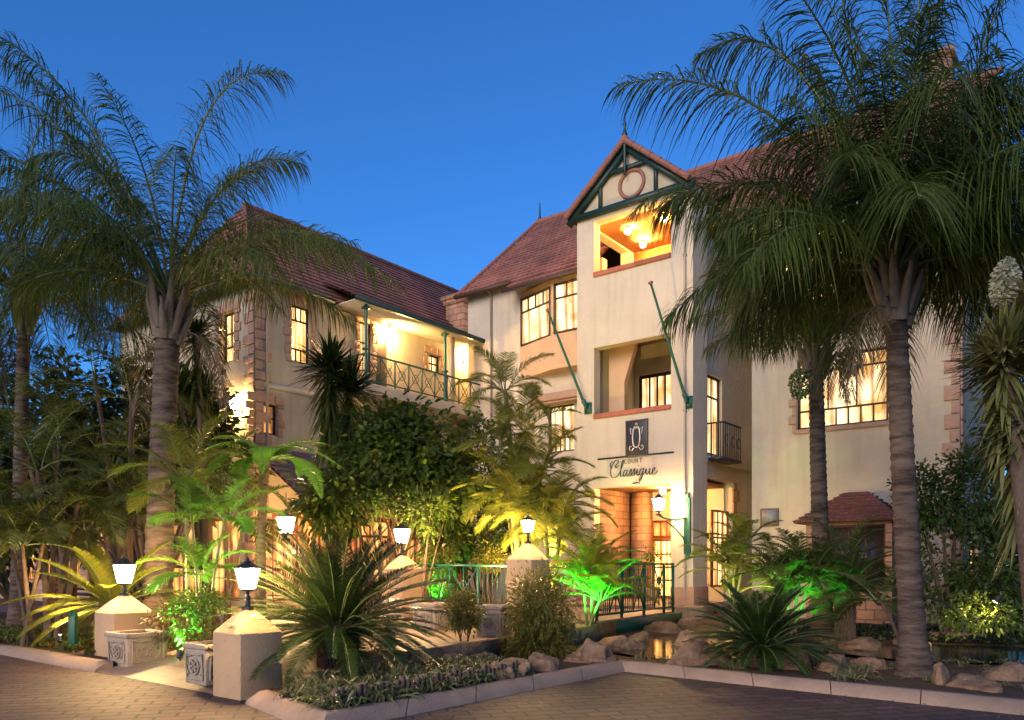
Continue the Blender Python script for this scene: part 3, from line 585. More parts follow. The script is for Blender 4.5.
b = B(); ridge_caps(b, (-2.8, RY, RZ+.05), (XB+.25, RY, RZ+.05)); b.build('ridge_tiles', M['ridge'], rw)
b = B(); b.box(4.8, 5.5, 5.8, 6.6, 15.0, 17.0); b.box(4.7, 5.6, 5.7, 6.7, 16.75, 16.9); b.build('chimney', M['stonewall'], rw)
window(rw, f15, wx0, wx1, wz0, wz1, [(.24, 7), (.58, 3), (.18, 7)], 'winbright')
window(rw, f15, *w2, [(.75, 3), (.25, 6)], 'win'); window(rw, f15, *w3, [(.75, 2), (.25, 4)], 'windim')
window(rw, f_r, *rwin, [(.7, 2), (.3, 4)], 'win')
b = B(); f15.bx(b, wx0-.05, wx1+.05, wz0-.12, wz0-.003, .003, .07); b.build('window_sill', M['stone'], rw, bevel=.01)
qcol(rw, f15, wx0, wz0-.1, wz0+1.0, -1, .22, .12, .22); qcol(rw, f15, XB, .6, EZ-.1, -1, .36, .2, .34); qcol(rw, f_r, 1.5, .6, EZ-.1, 1, .5, .3, .34)
# low bay with a hipped roof
x0, x1 = hy(806, 550, .35)[0], hy(892, 550, .35)[0]; zE = hy(850, 521, .35)[1]; zP = hy(855, 491, .9)[1]
b = B(); fb = Face('y', .35); wall(b, fb, x0, x1, 0, zE, [(x0+.15, x1-.15, .95, zE-.1)], .15); wall(b, Face('x', x1), .5, 1.5, 0, zE, (), .15); wall(b, Face('x', x0, -1), .5, 1.5, 0, zE, (), .15); b.build('bay_wall', M['stonewall'], rw)
window(rw, fb, x0+.15, x1-.15, .95, zE-.1, [(1, 4)], 'glassdark', label='dark window of the low bay')
b = B(); A_, B_, C_, D_ = (x0-.25, .1, zE), (x1+.25, .1, zE), (x1+.25, 1.5, zE), (x0-.25, 1.5, zE); E_, H_ = (x0+.75, 1.2, zP), (x1-.75, 1.2, zP)
roof_face(b, A_, B_, H_, E_, 9); roof_face(b, B_, C_, H_, H_, 9); roof_face(b, D_, A_, E_, E_, 9); b.build('bay_roof', [M['shingle'], M['timber']], rw)
# notice boards on that wall
x0, z0 = hy(760.5, 526.5, 1.46); x1, z1 = hy(778.5, 508, 1.46)
t_ = thing('notice_board', 'small grey notice board in a dark frame high on the wall right of the entrance', 'sign', tuple(loc2w((x0+x1)/2, 1.497, z0)), -TH)
q = B(); hw = (x1-x0)/2; q.box(-hw, hw, -.07, 0, 0, z1-z0); q.build('frame', M['post'], t_, bevel=.01); q = B(); q.box(-hw+.05, hw-.05, -.078, -.072, .05, z1-z0-.05); q.build('board', mat('grey_board', (.16, .16, .15), .5, (6, (.22, .21, .2), .3)), t_)

# ---------------------------------------------------------------- left wing
lg = building('hotel_left_wing', 'cream hotel wing with stone quoins, tiled roof and green railed balcony on the left')
WX, WY0, WE = -10.24, -7.18, 9.96; WR = WX-4.0; WRZ = 13.85; WL = -18.2; WY1 = 9.
fw = Face('x', WX); fg = Face('y', WY0)
def wl(px0, px1, pyb, pyt, x=WX):
    y0 = hx(px0, 0, x)[0]; y1 = hx(px1, 0, x)[0]; pm = (px0+px1)/2; return (y0, y1, hx(pm, pyb, x)[1], hx(pm, pyt, x)[1])
a1 = wl(291, 310, 363, 306); a2 = wl(359, 372, 372, 322); a3 = wl(428, 440, 372, 355); a4 = wl(253, 277, 434, 403)
b = B(); cafe = (-6.6, 1.2, .5, 3.1)
wall(b, fw, WY0, WY1, .2, WE+.1, [a1, a2, a3, a4, cafe], .3)
gx = (hy(222, 0, WY0)[0], hy(235, 0, WY0)[0]); gz_ = (hy(229, 362, WY0)[1], hy(229, 312, WY0)[1])
gw2 = (-16.5, -15.2, 4.9, 6.6); gcafe = (-17.5, -11.0, .5, 3.0)
wall(b, fg, WL, WX, .2, WE+.1, [(gx[0], gx[1], gz_[0], gz_[1]), gw2, gcafe], .3)
b.build('wall', M['plaster'], lg)
b = B(); ex = WX+.35; YH = -4.9; roof_face(b, (ex, WY0-.35, WE-.15), (ex, WY1, WE-.15), (WR, WY1, WRZ), (WR, YH, WRZ)); roof_face(b, (WL-.35, WY0-.35, WE-.15), (WL-.35, WY1, WE-.15), (WR, WY1, WRZ), (WR, YH, WRZ)); roof_face(b, (WL-.35, WY0-.35, WE-.15), (ex, WY0-.35, WE-.15), (WR, YH, WRZ), (WR, YH, WRZ))
BX = WX+1.15; by0 = hx(353, 0, BX)[0]; zbe = hx(353, 295, BX)[1]
roof_face(b, (BX+.15, by0, zbe-.05), (BX+.15, WY1, zbe-.05), (WX-.35, WY1, WE+.62), (WX-.35, by0, WE+.62))
b.build('roof', [M['tile'], M['timber']], lg)
b = B(); ridge_caps(b, (WR, YH, WRZ+.05), (WR, WY1, WRZ+.05)); ridge_caps(b, (ex, WY0-.33, WE-.1), (WR, YH, WRZ+.04), .08); b.build('ridge_tiles', M['ridge'], lg)
b = B(); b.bar((ex+.05, WY0-.35, WE-.2), (ex+.05, by0-.1, WE-.2), .12, .11); b.bar((BX+.2, by0-.05, zbe-.1), (BX+.2, WY1, zbe-.1), .12, .13); b.bar((WL, WY0-.41, WE-.2), (WX+.4, WY0-.41, WE-.2), .12, .13); b.build('gutter', M['darkgreen'], lg)
b = B(); b.box(WX+.02, BX+.1, by0+.05, WY1, zbe-.14, zbe-.10); b.build('balcony_ceiling', M['plaster_pale'], lg)
yb0 = hx(366, 0, BX)[0]; zfl = 7.25
b = B(); b.box(WX+.003, BX+.08, yb0-.1, WY1, zfl-.32, zfl); b.build('balcony_floor', M['plaster'], lg, bevel=.01)
window(lg, fw, *a1, [(.22, 3), (.54, 1), (.24, 3)], 'win'); window(lg, fw, *a2, [(.6, 2), (.4, 2)], 'win'); window(lg, fw, *a3, [(.5, 2), (.5, 2)], 'win'); window(lg, fw, *a4, [(.55, 2), (.45, 4)], 'windim')
window(lg, fg, gx[0], gx[1], gz_[0], gz_[1], [(.3, 1), (.3, 2), (.4, 2)], 'win'); window(lg, fg, *gw2, [(.7, 2), (.3, 4)], 'windim')
for h in (a1, a2, a3, a4): b = B(); surround(b, fw, *h, rg, .16); b.build('window_surround', M['stone'], lg, bevel=.012)
b = B(); surround(b, fg, gx[0], gx[1], gz_[0], gz_[1], rg, .2); b.build('window_surround', M['stone'], lg, bevel=.012)
qcol(lg, fw, WY0, .5, WE-.1, 1, .5, .28, .3); qcol(lg, fg, WX, .5, WE-.1, -1, .5, .3, .3)
b = B(); yd = hx(266, 0, WX)[0]; b.tube([(WX+.06, yd, 3.6), (WX+.06, yd, WE-.45), (WX+.3, yd, WE-.25)], .04, 8); b.build('downpipe', M['pipe'], lg)
b = B(); fw.bx(b, WY0, yb0, 6.75, 6.9, .003, .05); b.build('string_course', M['plaster_pale'], lg)
dr = wl(376, 386, 378, 330); dr = (dr[0], dr[1], zfl, zfl+2.1)
b = B(); fw.bx(b, dr[0], dr[1], dr[2], dr[3], .003, .05); db = b.build('balcony_door', M['timber'], lg, bevel=.01)
for yy in (yb0, hx(445, 0, BX)[0]):
    b = B(); b.tube([(BX, yy, zfl), (BX, yy, zbe-.15)], .055, 8); b.box(BX-.09, BX+.09, yy-.09, yy+.09, zfl+.002, zfl+.1); b.box(BX-.09, BX+.09, yy-.09, yy+.09, zfl+1.02, zfl+1.08); b.box(BX-.1, BX+.1, yy-.1, yy+.1, zbe-.3, zbe-.22); b.build('post', M['green'], lg)
yc = hx(449, 0, WX+.8)[0]; b = B(); b.box(WX+.68, WX+.90, yc, yc+.22, zfl+.002, zbe-.142); b.build('column', M['plaster_pale'], lg)
b = B(); X_ = BX
b.bar((X_, yb0, zfl+.92), (X_, WY1-4, zfl+.92), .05, .05); b.bar((X_, yb0, zfl+.1), (X_, WY1-4, zfl+.1), .04, .04); b.bar((WX, yb0, zfl+.92), (X_, yb0, zfl+.92), .05, .05); b.bar((WX, yb0, zfl+.1), (X_, yb0, zfl+.1), .04, .04)
yv = yb0; k_ = 0
while yv < WY1-5:
    yn = yv+.62; b.bar((X_, yn, zfl), (X_, yn, zfl+.92), .035, .035)
    b.bar((X_, yv, zfl+.1), (X_, yn, zfl+.9), .022, .022); b.bar((X_+.012, yv, zfl+.9), (X_+.012, yn, zfl+.1), .022, .022)
    b.tube([(X_, (yv+yn)/2+.15*math.cos(a), zfl+.5+.15*math.sin(a)) for a in np.linspace(0, 6.283, 11)[:-1]], .012, 5, closed=True)
    yv = yn; k_ += 1
b.build('railing', M['green'], lg)
b = B(); yq = hx(458, 0, WX-1)[0]; b.box(WX-1.1, WX-.2, yq-.6, yq+.5, WE, WE+1.9); b.box(WX-1.25, WX-.05, yq-.75, yq+.65, WE+1.9, WE+2.05); b.box(WX-1.18, WX-.12, yq-.68, yq+.58, WE+1.72, WE+1.88); b.build('chimney', M['stonewall'], lg)
# ground floor glazing, verandah roof on posts
window(lg, fw, *cafe, [(.35, 9), (.45, 9), (.2, 18)], 'cafewin', 'redwood', 'shopfront_window', .1, .1, .06)
window(lg, fg, *gcafe, [(.4, 8), (.6, 8)], 'cafewin', 'redwood', 'shopfront_window', .1, .1, .08)
b = B(); roof_face(b, (-7.7, -7.4, 3.35), (-7.7, -.3, 3.35), (WX+.02, -.3, 5.0), (WX+.02, -7.4, 5.0)); b.build('verandah_roof', [mat('grey_purple_shingle', (.17, .13, .15), .8, (6, (.10, .08, .09), .3), .5, 15), M['post']], lg)
for yy in (-7.1, -5.6, -4.1, -2.6, -1.0):
    b = B(); b.box(-7.95, -7.8, yy, yy+.15, .35, 3.3); b.bar((-7.87, yy+.07, 2.6), (-7.87, yy+.65, 3.25), .08, .08); b.bar((-7.87, yy+.07, 2.6), (-7.87, yy-.5, 3.25), .08, .08); b.build('post', M['redwood'], lg)
b = B(); b.bar((-7.87, -7.3, 3.28), (-7.87, -.4, 3.28), .14, .16); b.build('beam', M['redwood'], lg)
# ---------------------------------------------------------------- timber pergola in front of the gable, far left
pg = building('timber_pergola', 'weathered timber pergola with slatted screens behind the palms at the far left'); pg['category'] = 'pergola'
for i, xx in enumerate((-18.6, -17.2, -15.8, -14.4, -13.0, -11.6)):
    b = B(); b.box(xx, xx+.16, -9.3, -9.14, .1, 3.2); b.bar((xx+.08, -9.6, 3.28), (xx+.08, -7.5, 3.28), .1, .16); b.build('post', M['post'], pg)
    if i < 5:
        b = B()
        for z in np.arange(.3, 1.15, .17): b.bar((xx+.16, -9.22, z), (xx+1.4, -9.22, z), .03, .09)
        b.build('slat_screen', M['redwood'], pg)
b = B(); b.bar((-18.9, -9.22, 3.18), (-11.2, -9.22, 3.18), .1, .14); b.bar((-18.9, -9.22, 2.4), (-11.2, -9.22, 2.4), .06, .09); b.build('beam', M['post'], pg)

# low annex closing the garden at the far left
an = building('garden_annex', 'low dark building with orange lit windows behind the palms at the far left'); an['category'] = 'building'
fa = Face('y', -6.2); b = B(); hs = [(x, x+1.5, .9, 2.9) for x in (-23.0, -25.2, -27.4, -29.6, -20.8)]; wall(b, fa, -34, -18.25, 0, 4.4, hs, .3); b.box(-34, -18.25, -.6, -.3, 0, 4.4); b.build('wall', M['stonewall'], an)
for h in hs: window(an, fa, *h, [(.7, 2), (.3, 4)], 'cafewin', 'redwood')
b = B(); roof_face(b, (-34.4, -6.7, 4.3), (-18.3, -6.7, 4.3), (-18.3, -3.2, 7.6), (-34.4, -3.2, 7.6)); roof_face(b, (-34.4, .3, 4.3), (-18.3, .3, 4.3), (-18.3, -3.2, 7.6), (-34.4, -3.2, 7.6)); b.build('roof', [M['shingle'], M['timber']], an)
# ================================================================ GROUND
b = B(); b.poly([(-400, -60, 0), (400, -60, 0), (400, 900, 0), (-400, 900, 0)]); tag(b.build('ground', M['soil']), kind='structure')
b = B(); b.poly([(-25, -6, .004), (25, -6, .004), (25, 30, .004), (-25, 30, .004)]); tag(b.build('road_paving', M['paving']), kind='structure')
KL = [(-16.0, 17.2), (-9.0, 13.8), (-6.9, 12.1), (-6.15, 11.55)]                  # left kerb line (road side)
KR = [(-3.05, 8.95), (-2.45, 8.15), (-1.81, 7.37), (1.67, 11.6), (5.39, 8.25), (14., .5)]
def off(line, d):
    out = []
    for i in range(len(line)):
        p = np.array(line[i], float); a = np.array(line[max(i-1, 0)], float); c = np.array(line[min(i+1, len(line)-1)], float)
        t1 = (p-a)/(np.linalg.norm(p-a)+1e-9) if i else (c-p)/np.linalg.norm(c-p); t2 = (c-p)/(np.linalg.norm(c-p)+1e-9) if i < len(line)-1 else t1
        n1 = np.array((-t1[1], t1[0])); n2 = np.array((-t2[1], t2[0])); n = n1+n2; n /= np.linalg.norm(n); out.append(p+n*d/max(.4, np.dot(n, n1)))
    return out
def kerb(line, nm):
    b = B(); prof = [(0, 0), (.025, .05), (.17, .135), (.27, .145), (.27, 0)]
    # cut into one metre stones
    pts = [np.array(p, float) for p in line]
    for i in range(len(pts)-1):
        n = max(1, round(np.linalg.norm(pts[i+1]-pts[i])/1.0))
        offs = {d: off(line, d) for d, z in prof}
        for k in range(n):
            f0, f1 = k/n+(.0012 if k else 0), (k+1)/n-(.0012 if k < n-1 else 0)
            V = [(*(offs[d][i]*(1-f)+offs[d][i+1]*f), z) for f in (f0, f1) for d, z in prof]
            b.add(V, [(j, j+1, 5+j+1, 5+j) for j in range(4)]); b.add(V, [[0, 1, 2, 3, 4], [9, 8, 7, 6, 5]])
    return tag(b.build(nm, M['kerb']), kind='structure')
kerb(KL, 'kerb'); kerb(KR, 'kerb')
inL = [tuple(p) for p in off(KL, .262)]; inR = [tuple(p) for p in off(KR, .262)]
def sheet(name, poly, zf, m, step=.35, rough=.0):
    """ground sheet over a polygon: a grid clipped to it, height zf(x, y)"""
    import bmesh
    bm = bmesh.new(); vs = [bm.verts.new((x, y, 0)) for x, y in poly]; bm.faces.new(vs)
    xs = [p[0] for p in poly]; ys = [p[1] for p in poly]
    for a0, a1, ax in ((min(xs), max(xs), 0), (min(ys), max(ys), 1)):
        v = a0+step
        while v < a1:
            co = (v, 0, 0) if ax == 0 else (0, v, 0); no = (1, 0, 0) if ax == 0 else (0, 1, 0)
            bmesh.ops.bisect_plane(bm, geom=bm.verts[:]+bm.edges[:]+bm.faces[:], plane_co=co, plane_no=no); v += step
    for v in bm.verts: v.co.z = zf(v.co.x, v.co.y)
    bmesh.ops.recalc_face_normals(bm, faces=bm.faces[:])
    me = bpy.data.meshes.new(name); bm.to_mesh(me); bm.free(); me.materials.append(m)
    for p in me.polygons: p.use_smooth = True
    o = bpy.data.objects.new(name, me); COL.objects.link(o); return tag(o, kind='structure')
PO1, PO2 = (3.0, 13.6), (6.9, 12.9)        # two basins of the pond
def inpond(x, y):
    d = min(((x-2.9)/1.35)**2+((y-14.2)/1.9)**2, ((x-7.4)/1.9)**2+((y-13.2)/1.35)**2); return d
def hz_(x, y):
    h = .120+.012*math.sin(x*1.9+1)*math.cos(y*1.7)+.008*math.sin(x*5.1+y*3.3)
    d = inpond(x, y)
    if d > 1.5: h = max(h, .110)
    if d < 1.5: h = h*max(0, min(1, (d-.8)/.7)) + .02*(1-max(0, min(1, (d-.8)/.7)))
    return h
sheet('garden_bed', inR+[(25, -2), (30, 22), (18, 26), (2, 26), (.4, 16.0), (-.05, 13.0), (-1.4, 10.8), (-2.9, 9.4)], hz_, M['soil'])
sheet('garden_bed', [(-30, 26), (-30, 24)]+inL+[(-6.0, 11.9), (-5.0, 13.2), (-4.2, 15), (-5, 20), (-8, 23)], lambda x, y: .125+.012*math.sin(x*2)*math.cos(y*1.6), M['soil'])
for (cx, cy, rx, ry) in ((2.9, 14.2, 1.4, 1.95), (7.4, 13.2, 1.95, 1.4)):
    b = B(); b.poly([(cx+rx*math.cos(a)*(1+.1*math.sin(3*a)), cy+ry*math.sin(a), .105) for a in np.linspace(0, 2*math.pi, 41)[:-1]]); tag(b.build('pond_water', M['water'], smooth=False), kind='structure')
# path: short ramp behind the gate pillars, then level terrace up to the door
b = B(); A_, B_ = (-6.15, 11.6), (-3.0, 9.05); A2, B2 = (-4.9, 13.3), (-1.75, 10.75)
b.poly([(*A_, .012), (*B_, .012), (*B2, .36), (*A2, .36)]); b.poly([(*B_, .0), (*B2, .0), (*B2, .36), (*B_, .012)]); tag(b.build('path_ramp', M['tan']), kind='structure')
b = B(); poly = [A2, B2, (-1.4, 10.75), (-.12, 12.9), (1.0, 14.3), (2.1, 16.4), (2.35, 21.5), (2.6, 26), (-14, 34), (-9, 22), (-5.2, 17)]
b.prism(poly, .02, .36); tag(b.build('path', M['tan']), kind='structure')
b = B(); pl = [(B2[0]+.02, B2[1]-.03), (-1.4, 10.72), (-.10, 12.88), (1.02, 14.28), (2.12, 16.38)]
for i in range(len(pl)-1):
    a, c = np.array(pl[i]), np.array(pl[i+1]); b.bar((*a, .2), (*c, .2), .12, .40)
tag(b.build('path_edge', M['rock']), kind='structure')
# porch floor
b = B(); q = [loc2w(x, y)[:2] for x, y in ((TW, -1.6), (.6, -1.0), (.6, .0), (-.36, 0), (-.36, 3.0), (TW+.3, 3.0))]; b.prism([tuple(p) for p in q], .05, .44); tag(b.build('porch_floor', M['tan']), kind='structure')

# ================================================================ FENCES, BRIDGE
def fence(name, label, pts, z0, h, cat='fence', group=None, skew=None):
    t = thing(name, label, cat, (pts[0][0], pts[0][1], z0), 0, group); o_ = (pts[0][0], pts[0][1], z0)
    rl = B()
    for i in range(len(pts)-1):
        a, c = np.array((*pts[i], z0)), np.array((*pts[i+1], z0)); L = np.linalg.norm(c-a); e = (c-a)/L; up = np.array((0, 0, 1.))
        for zz, w_ in ((h, .065), (.12, .05)): rl.bar(a+up*zz, c+up*zz, w_, w_*.8)
        n = max(1, int(round(L/.62))); s_ = L/n
        for k in range(n+1):
            p = a+e*s_*k
            if k % 2 == 0 or k == n: q = B(); q.bar(p-up*.02, p+up*(h-.03), .06, .06); q.build('post', M['green'], t, o_)
            if k == n: break
            pk = B(); xp = B(); pk.bar(p+e*s_+up*.14, p+e*s_+up*(h-.04), .028, .028)
            m = p+e*s_/2+up*(h/2+.06); q0 = p; q1 = p+e*s_
            if k % 2 == 1:
                for (u0, u1, v0, v1) in ((0, 1, .14, h-.03), (0, 1, h-.03, .14)):
                    xp.bar(q0+e*s_*u0+up*v0, q0+e*s_*u1+up*v1, .025, .025)
                xp.bar(m-up*(h/2-.1), m+up*(h/2-.1), .022, .022)
                r_ = .17; D = [m+e*r_, m+up*r_*1.5, m-e*r_, m-up*r_*1.5]
                for j in range(4): xp.bar(D[j], D[(j+1) % 4], .022, .022)
                xp.build('cross_panel', M['green'], t, o_)
            else:
                for j in range(1, 6): g = q0+e*s_*j/6; pk.bar(g+up*.10, g+up*(h-.02), .016, .016)
                pk.bar(q0+up*.22, q1+up*.22, .02, .02); pk.build('pickets', M['green'], t, o_)
    rl.build('rail', M['green'], t, o_)
    return t
BR0 = (1.75, 16.2); BR1 = tuple(W(673, 600, 19.6)[:2])
fence('bridge_railing', 'green metal railing with crossed panels along the little bridge before the lit porch', [BR0, BR1], .42, 1.18, 'railing')
PR = W(676, 600, 19.6)[:2]; 
fence('terrace_fence', 'green metal fence with crossed panels between the two rear lantern pillars', [tuple(W(421, 0, 16.8)[:2]), tuple(W(507, 0, 16.4)[:2])], .37, 1.2)
br = thing('footbridge', 'low footbridge with a dark green side beam over the pond', 'bridge', (1.75, 16.2, 0))
b = B(); a = np.array((1.85, 16.1, 0)); c = np.array((*BR1, 0))+np.array((.25, .3, 0)); b.bar(a+(0, 0, .25), c+(0, 0, .25), .10, .26); b.build('side_beam', M['green'], br, (1.75, 16.2, 0))
b = B(); n_ = np.array((-(c-a)[1], (c-a)[0], 0)); n_ /= np.linalg.norm(n_)
q = [a+n_*.06, c+n_*.06, c+n_*1.6, a+n_*1.6]; b.prism([tuple(p[:2]) for p in q], .30, .42); b.build('deck', M['tan'], br, (1.75, 16.2, 0))

# ================================================================ PILLARS, LANTERNS, PLANTERS
def pillar_mesh(s=.6, h=.85, pk=.26):
    b = B(); r = s/2; b.box(-r, r, -r, r, 0, h)
    V = [(-r, -r, h), (r, -r, h), (r, r, h), (-r, r, h), (-.06, -.06, h+pk), (.06, -.06, h+pk), (.06, .06, h+pk), (-.06, .06, h+pk)]
    b.add(V, [(0, 1, 5, 4), (1, 2, 6, 5), (2, 3, 7, 6), (3, 0, 4, 7), (4, 5, 6, 7)]); return b
def pillar(label, x, y, z, s, h, pk):
    b = pillar_mesh(s, h, pk); o = b.build('gate_pillar', M['concrete'], bevel=.015); o.location = (x, y, z); o.rotation_euler = (0, 0, -TH)
    tag(o, label, 'pillar', 'rendered lantern pillars beside the path'); return o
def lantern(label, loc, rotz=-TH, s=1., st=0., group='glowing lanterns', mt='lamp'):
    loc = (loc[0], loc[1], loc[2]+st)
    t = thing('lantern', label, 'lantern', tuple(loc), rotz, group); q4 = math.pi/4
    b = B(); b.lathe(([(.075*s, -st), (.07*s, .03-st), (.03*s, .05-st)] if st else [])+[(.07*s if not st else .03*s, 0), (.07*s if not st else .035*s, .02*s), (.02*s, .04*s), (.02*s, .08*s), (.085*s, .10*s), (.085*s, .115*s)], n=8); b.build('stem', M['iron'], t)
    b = B(); b.lathe([(.085*s, .117*s), (.14*s, .345*s)], n=4, rot=q4); b.build('glass', M[mt], t)
    b = B()
    for k in range(4):
        g = q4+k*math.pi/2; c_, s__ = math.cos(g), math.sin(g); b.bar((.09*s*c_, .09*s*s__, .115*s), (.145*s*c_, .145*s*s__, .35*s), .012*s, .012*s)
    b.build('frame', M['iron'], t)
    b = B(); b.lathe([(.155*s, .347*s), (.15*s, .36*s), (.05*s, .415*s), (.045*s, .43*s), (.015*s, .437*s), (.02*s, .455*s), (.004*s, .485*s)], n=4, rot=q4); b.build('cap', M['iron'], t)
    return t
P1 = (-6.3, 12.75); P2 = (-3.22, 9.55); P3 = tuple(W(528, 0, 14.2)[:2]); P4 = tuple(W(402, 0, 15.6)[:2])
pillar('left gate pillar at the road kerb, pale pyramid top under a glaring lantern', *P1, 0, .66, .82, .28)
pillar('front gate pillar nearest the camera, half hidden by the big cycad', *P2, 0, .58, .78, .27)
pillar('tall pillar behind the yellow bamboo bush in the middle', *P3, .1, .56, 1.58, .29)
pillar('rear pillar behind the big cycad beside the green fence', *P4, .36, .56, 1.15, .27)
lantern('glaring lantern on the left gate pillar at the road kerb', (*P1, 1.09), s=1.25, st=.06)
lantern('bright lantern on the front gate pillar beside the big cycad', (*P2, 1.04), s=1.05, st=.14)
lantern('lantern glowing yellow in the palm leaves on the tall middle pillar', (*P3, 1.97), s=.9, st=.10)
lantern('lantern on the rear pillar among lit shrub leaves', (*P4, 1.77), s=1.15, st=.12)
def planter(label, x, y, z, rotz, w=.6, h=.46):
    t = thing('planter_box', label, 'planter', (x, y, z), rotz, 'carved cast stone planter boxes'); r = w/2
    b = B(); k = .92
    V = [(-r*k, -r*k, 0), (r*k, -r*k, 0), (r*k, r*k, 0), (-r*k, r*k, 0), (-r*.97, -r*.97, h), (r*.97, -r*.97, h), (r*.97, r*.97, h), (-r*.97, r*.97, h)]
    b.add(V, [(3, 2, 1, 0), (4, 5, 6, 7), (0, 1, 5, 4), (1, 2, 6, 5), (2, 3, 7, 6), (3, 0, 4, 7)]); b.box(-r*.9, r*.9, -r*.9, r*.9, -.0, .05); b.build('box', M['cast'], t, bevel=.01)
    b = B(); o_ = r*1.06; i_ = r*.84
    for q in ((-o_, o_, -o_, -i_), (-o_, o_, i_, o_), (-o_, -i_, -i_+.001, i_-.001), (i_, o_, -i_+.001, i_-.001)): b.box(*q, h+.002, h+.07)
    b.build('rim', M['cast'], t, bevel=.014)
    b = B()
    for g in range(4):
        cg, sg = math.cos(g*math.pi/2), math.sin(g*math.pi/2)
        def q(u, zz, d): x_, y_ = u, -(r*.935+.02*zz/h+d); return (x_*cg-y_*sg, x_*sg+y_*cg, zz)
        a_, c_, d_ = r*.72, .07, h-.06
        for pts in ([(-a_, c_), (a_, c_), (a_, d_), (-a_, d_)],):
            for j in range(4): b.tube([q(*pts[j], .008), q(*pts[(j+1) % 4], .008)], .014, 6)
        zc = (c_+d_)/2
        b.tube([q(.10*math.cos(a), zc+.10*math.sin(a), .008) for a in np.linspace(0, 6.283, 17)[:-1]], .014, 6, closed=True)
        for j in range(6):
            a = j*math.pi/3; b.tube([q(.02*math.cos(a), zc+.02*math.sin(a), .01), q(.08*math.cos(a), zc+.08*math.sin(a), .012)], .016, 6)
        for sx in (-1, 1):
            stp = [(sx*.13, zc-.10), (sx*.19, zc-.02), (sx*.155, zc+.07), (sx*.13, zc+.01)]; b.tube([q(*p_, .008) for p_ in stp], .012, 6)
            stp = [(sx*.05, zc+.14), (sx*.12, zc+.13), (sx*.19, zc+.12)]; b.tube([q(*p_, .008) for p_ in stp], .010, 6)
    b.build('carving', M['cast'], t)
    b = B(); b.box(-i_, i_, -i_, i_, h-.03, h+.03); b.build('soil', M['soil'], t)
    return t
planter('carved stone planter box in front of the left gate pillar', -5.78, 12.1, .05, -TH, .66, .44)
planter('carved stone planter box peeping out left of the front gate pillar', -3.80, 9.95, .10, -TH, .5, .44)
planter('carved planter box left of the green fence by the rear pillar', *W(434, 0, 14.9)[:2], .36, -TH, .6, .44)
planter('carved planter box right of the small topiary, beside the tall middle pillar', *W(494, 0, 13.6)[:2], .36, -TH+.25, .5, .46)
# stone bench behind the big cycad
bn = thing('stone_bench', 'small dark stone bench on the path behind the big cycad', 'bench', (*W(372, 0, 12.0)[:2], .36), .2)
b = B(); b.box(-.45, .45, -.2, .2, .40, .47); b.build('seat', M['cast'], bn, bevel=.02)
for sx in (-1, 1): b = B(); b.lathe([(.13, 0), (.13, .05), (.08, .1), (.11, .25), (.08, .34), (.14, .398)], (sx*.27, 0, 0), 10); b.build('leg', M['cast'], bn)

# wall lamps on the left wing
def walllamp(label, p, rotz, s=1., mt='wall_lamp'):
    t = thing('wall_lamp', label, 'wall lamp', tuple(p), rotz, 'wall lamps of the left wing')
    b = B(); b.box(-.06*s, .06*s, -.0, .03, -.2*s, .02); b.bar((0, -.0, -.05), (0, -.16*s, -.12*s), .025, .025); b.build('bracket', M['iron'], t)
    b = B(); b.lathe([(.05*s, -.11*s), (.09*s, -.05*s), (.10*s, .04*s), (.07*s, .12*s)], (0, -.18*s, 0), 12); b.build('shade', M[mt], t, smooth=True)
    b = B(); b.lathe([(.085*s, .122*s), (.02*s, .18*s), (.01*s, .22*s)], (0, -.18*s, 0), 12); b.build('cap', M['iron'], t); return t
y_, z_ = hx(385, 335, WX); walllamp('lit wall lamp beside the balcony door of the left wing', loc2w(WX+.004, y_, z_), -TH+math.pi/2, 1.3)
y_, z_ = hx(463, 357, WX); walllamp('lit wall lamp at the far end of the balcony, next to the main block', loc2w(WX+.004, y_, z_), -TH+math.pi/2, 1.3)
x_, z_ = hy(242, 405, WY0); walllamp('glaring wall lamp on the gable side of the left wing under the palms', loc2w(x_, WY0-.004, z_), -TH, 1.35)
# hanging lantern of the verandah and porch bracket lantern
p = loc2w(-7.4, -4.6, 0)
for (px, py, s, lb) in ((286, 524, 1.7, 'large lantern hanging from the verandah of the left wing'), ):
    y_, z_ = hx(px, py, -7.6); lantern(lb, loc2w(-7.6, y_, z_-.25*s), s=s)
    bb = B(); bb.tube([loc2w(-7.6, y_, z_+.28*s), loc2w(-7.6, y_, 3.45)], .012, 5); tag(bb.build('lantern_chain', M['iron']), 'thin chain holding the large lantern under the verandah roof', 'chain')
xb_, zb_ = hy(688, 520, 0)
bk = thing('lantern_bracket', 'green scrolled iron bracket on the white tower pier right of the porch', 'bracket', tuple(loc2w(xb_, -.003, zb_)), -TH)
b = B(); b.box(-.10, .10, -.08, 0, -.95, .62); b.box(-.06, .06, -.07, 0, .622, .76); b.box(-.06, .06, -.07, 0, -1.1, -.952); b.build('backplate', M['green'], bk, bevel=.012)
b = B(); b.tube([(-.02, -.08, .05), (-.25, -.25, .0), (-.5, -.45, .05), (-.62, -.55, .12)], .028, 8); b.tube([(-.0, -.08, -.75), (-.08, -.14, -.5), (-.25, -.27, -.25), (-.48, -.44, -.02)], .022, 8)
b.tube([(-.3+.09*math.cos(a), -.27, -.08+.09*math.sin(a)) for a in np.linspace(0, 5.5, 12)], .014, 6); b.build('arm', M['green'], bk)
lantern('ornate lantern glowing at the porch, held by the green wall bracket', loc2w(xb_-.62, -.56, zb_+.12), s=1.35)
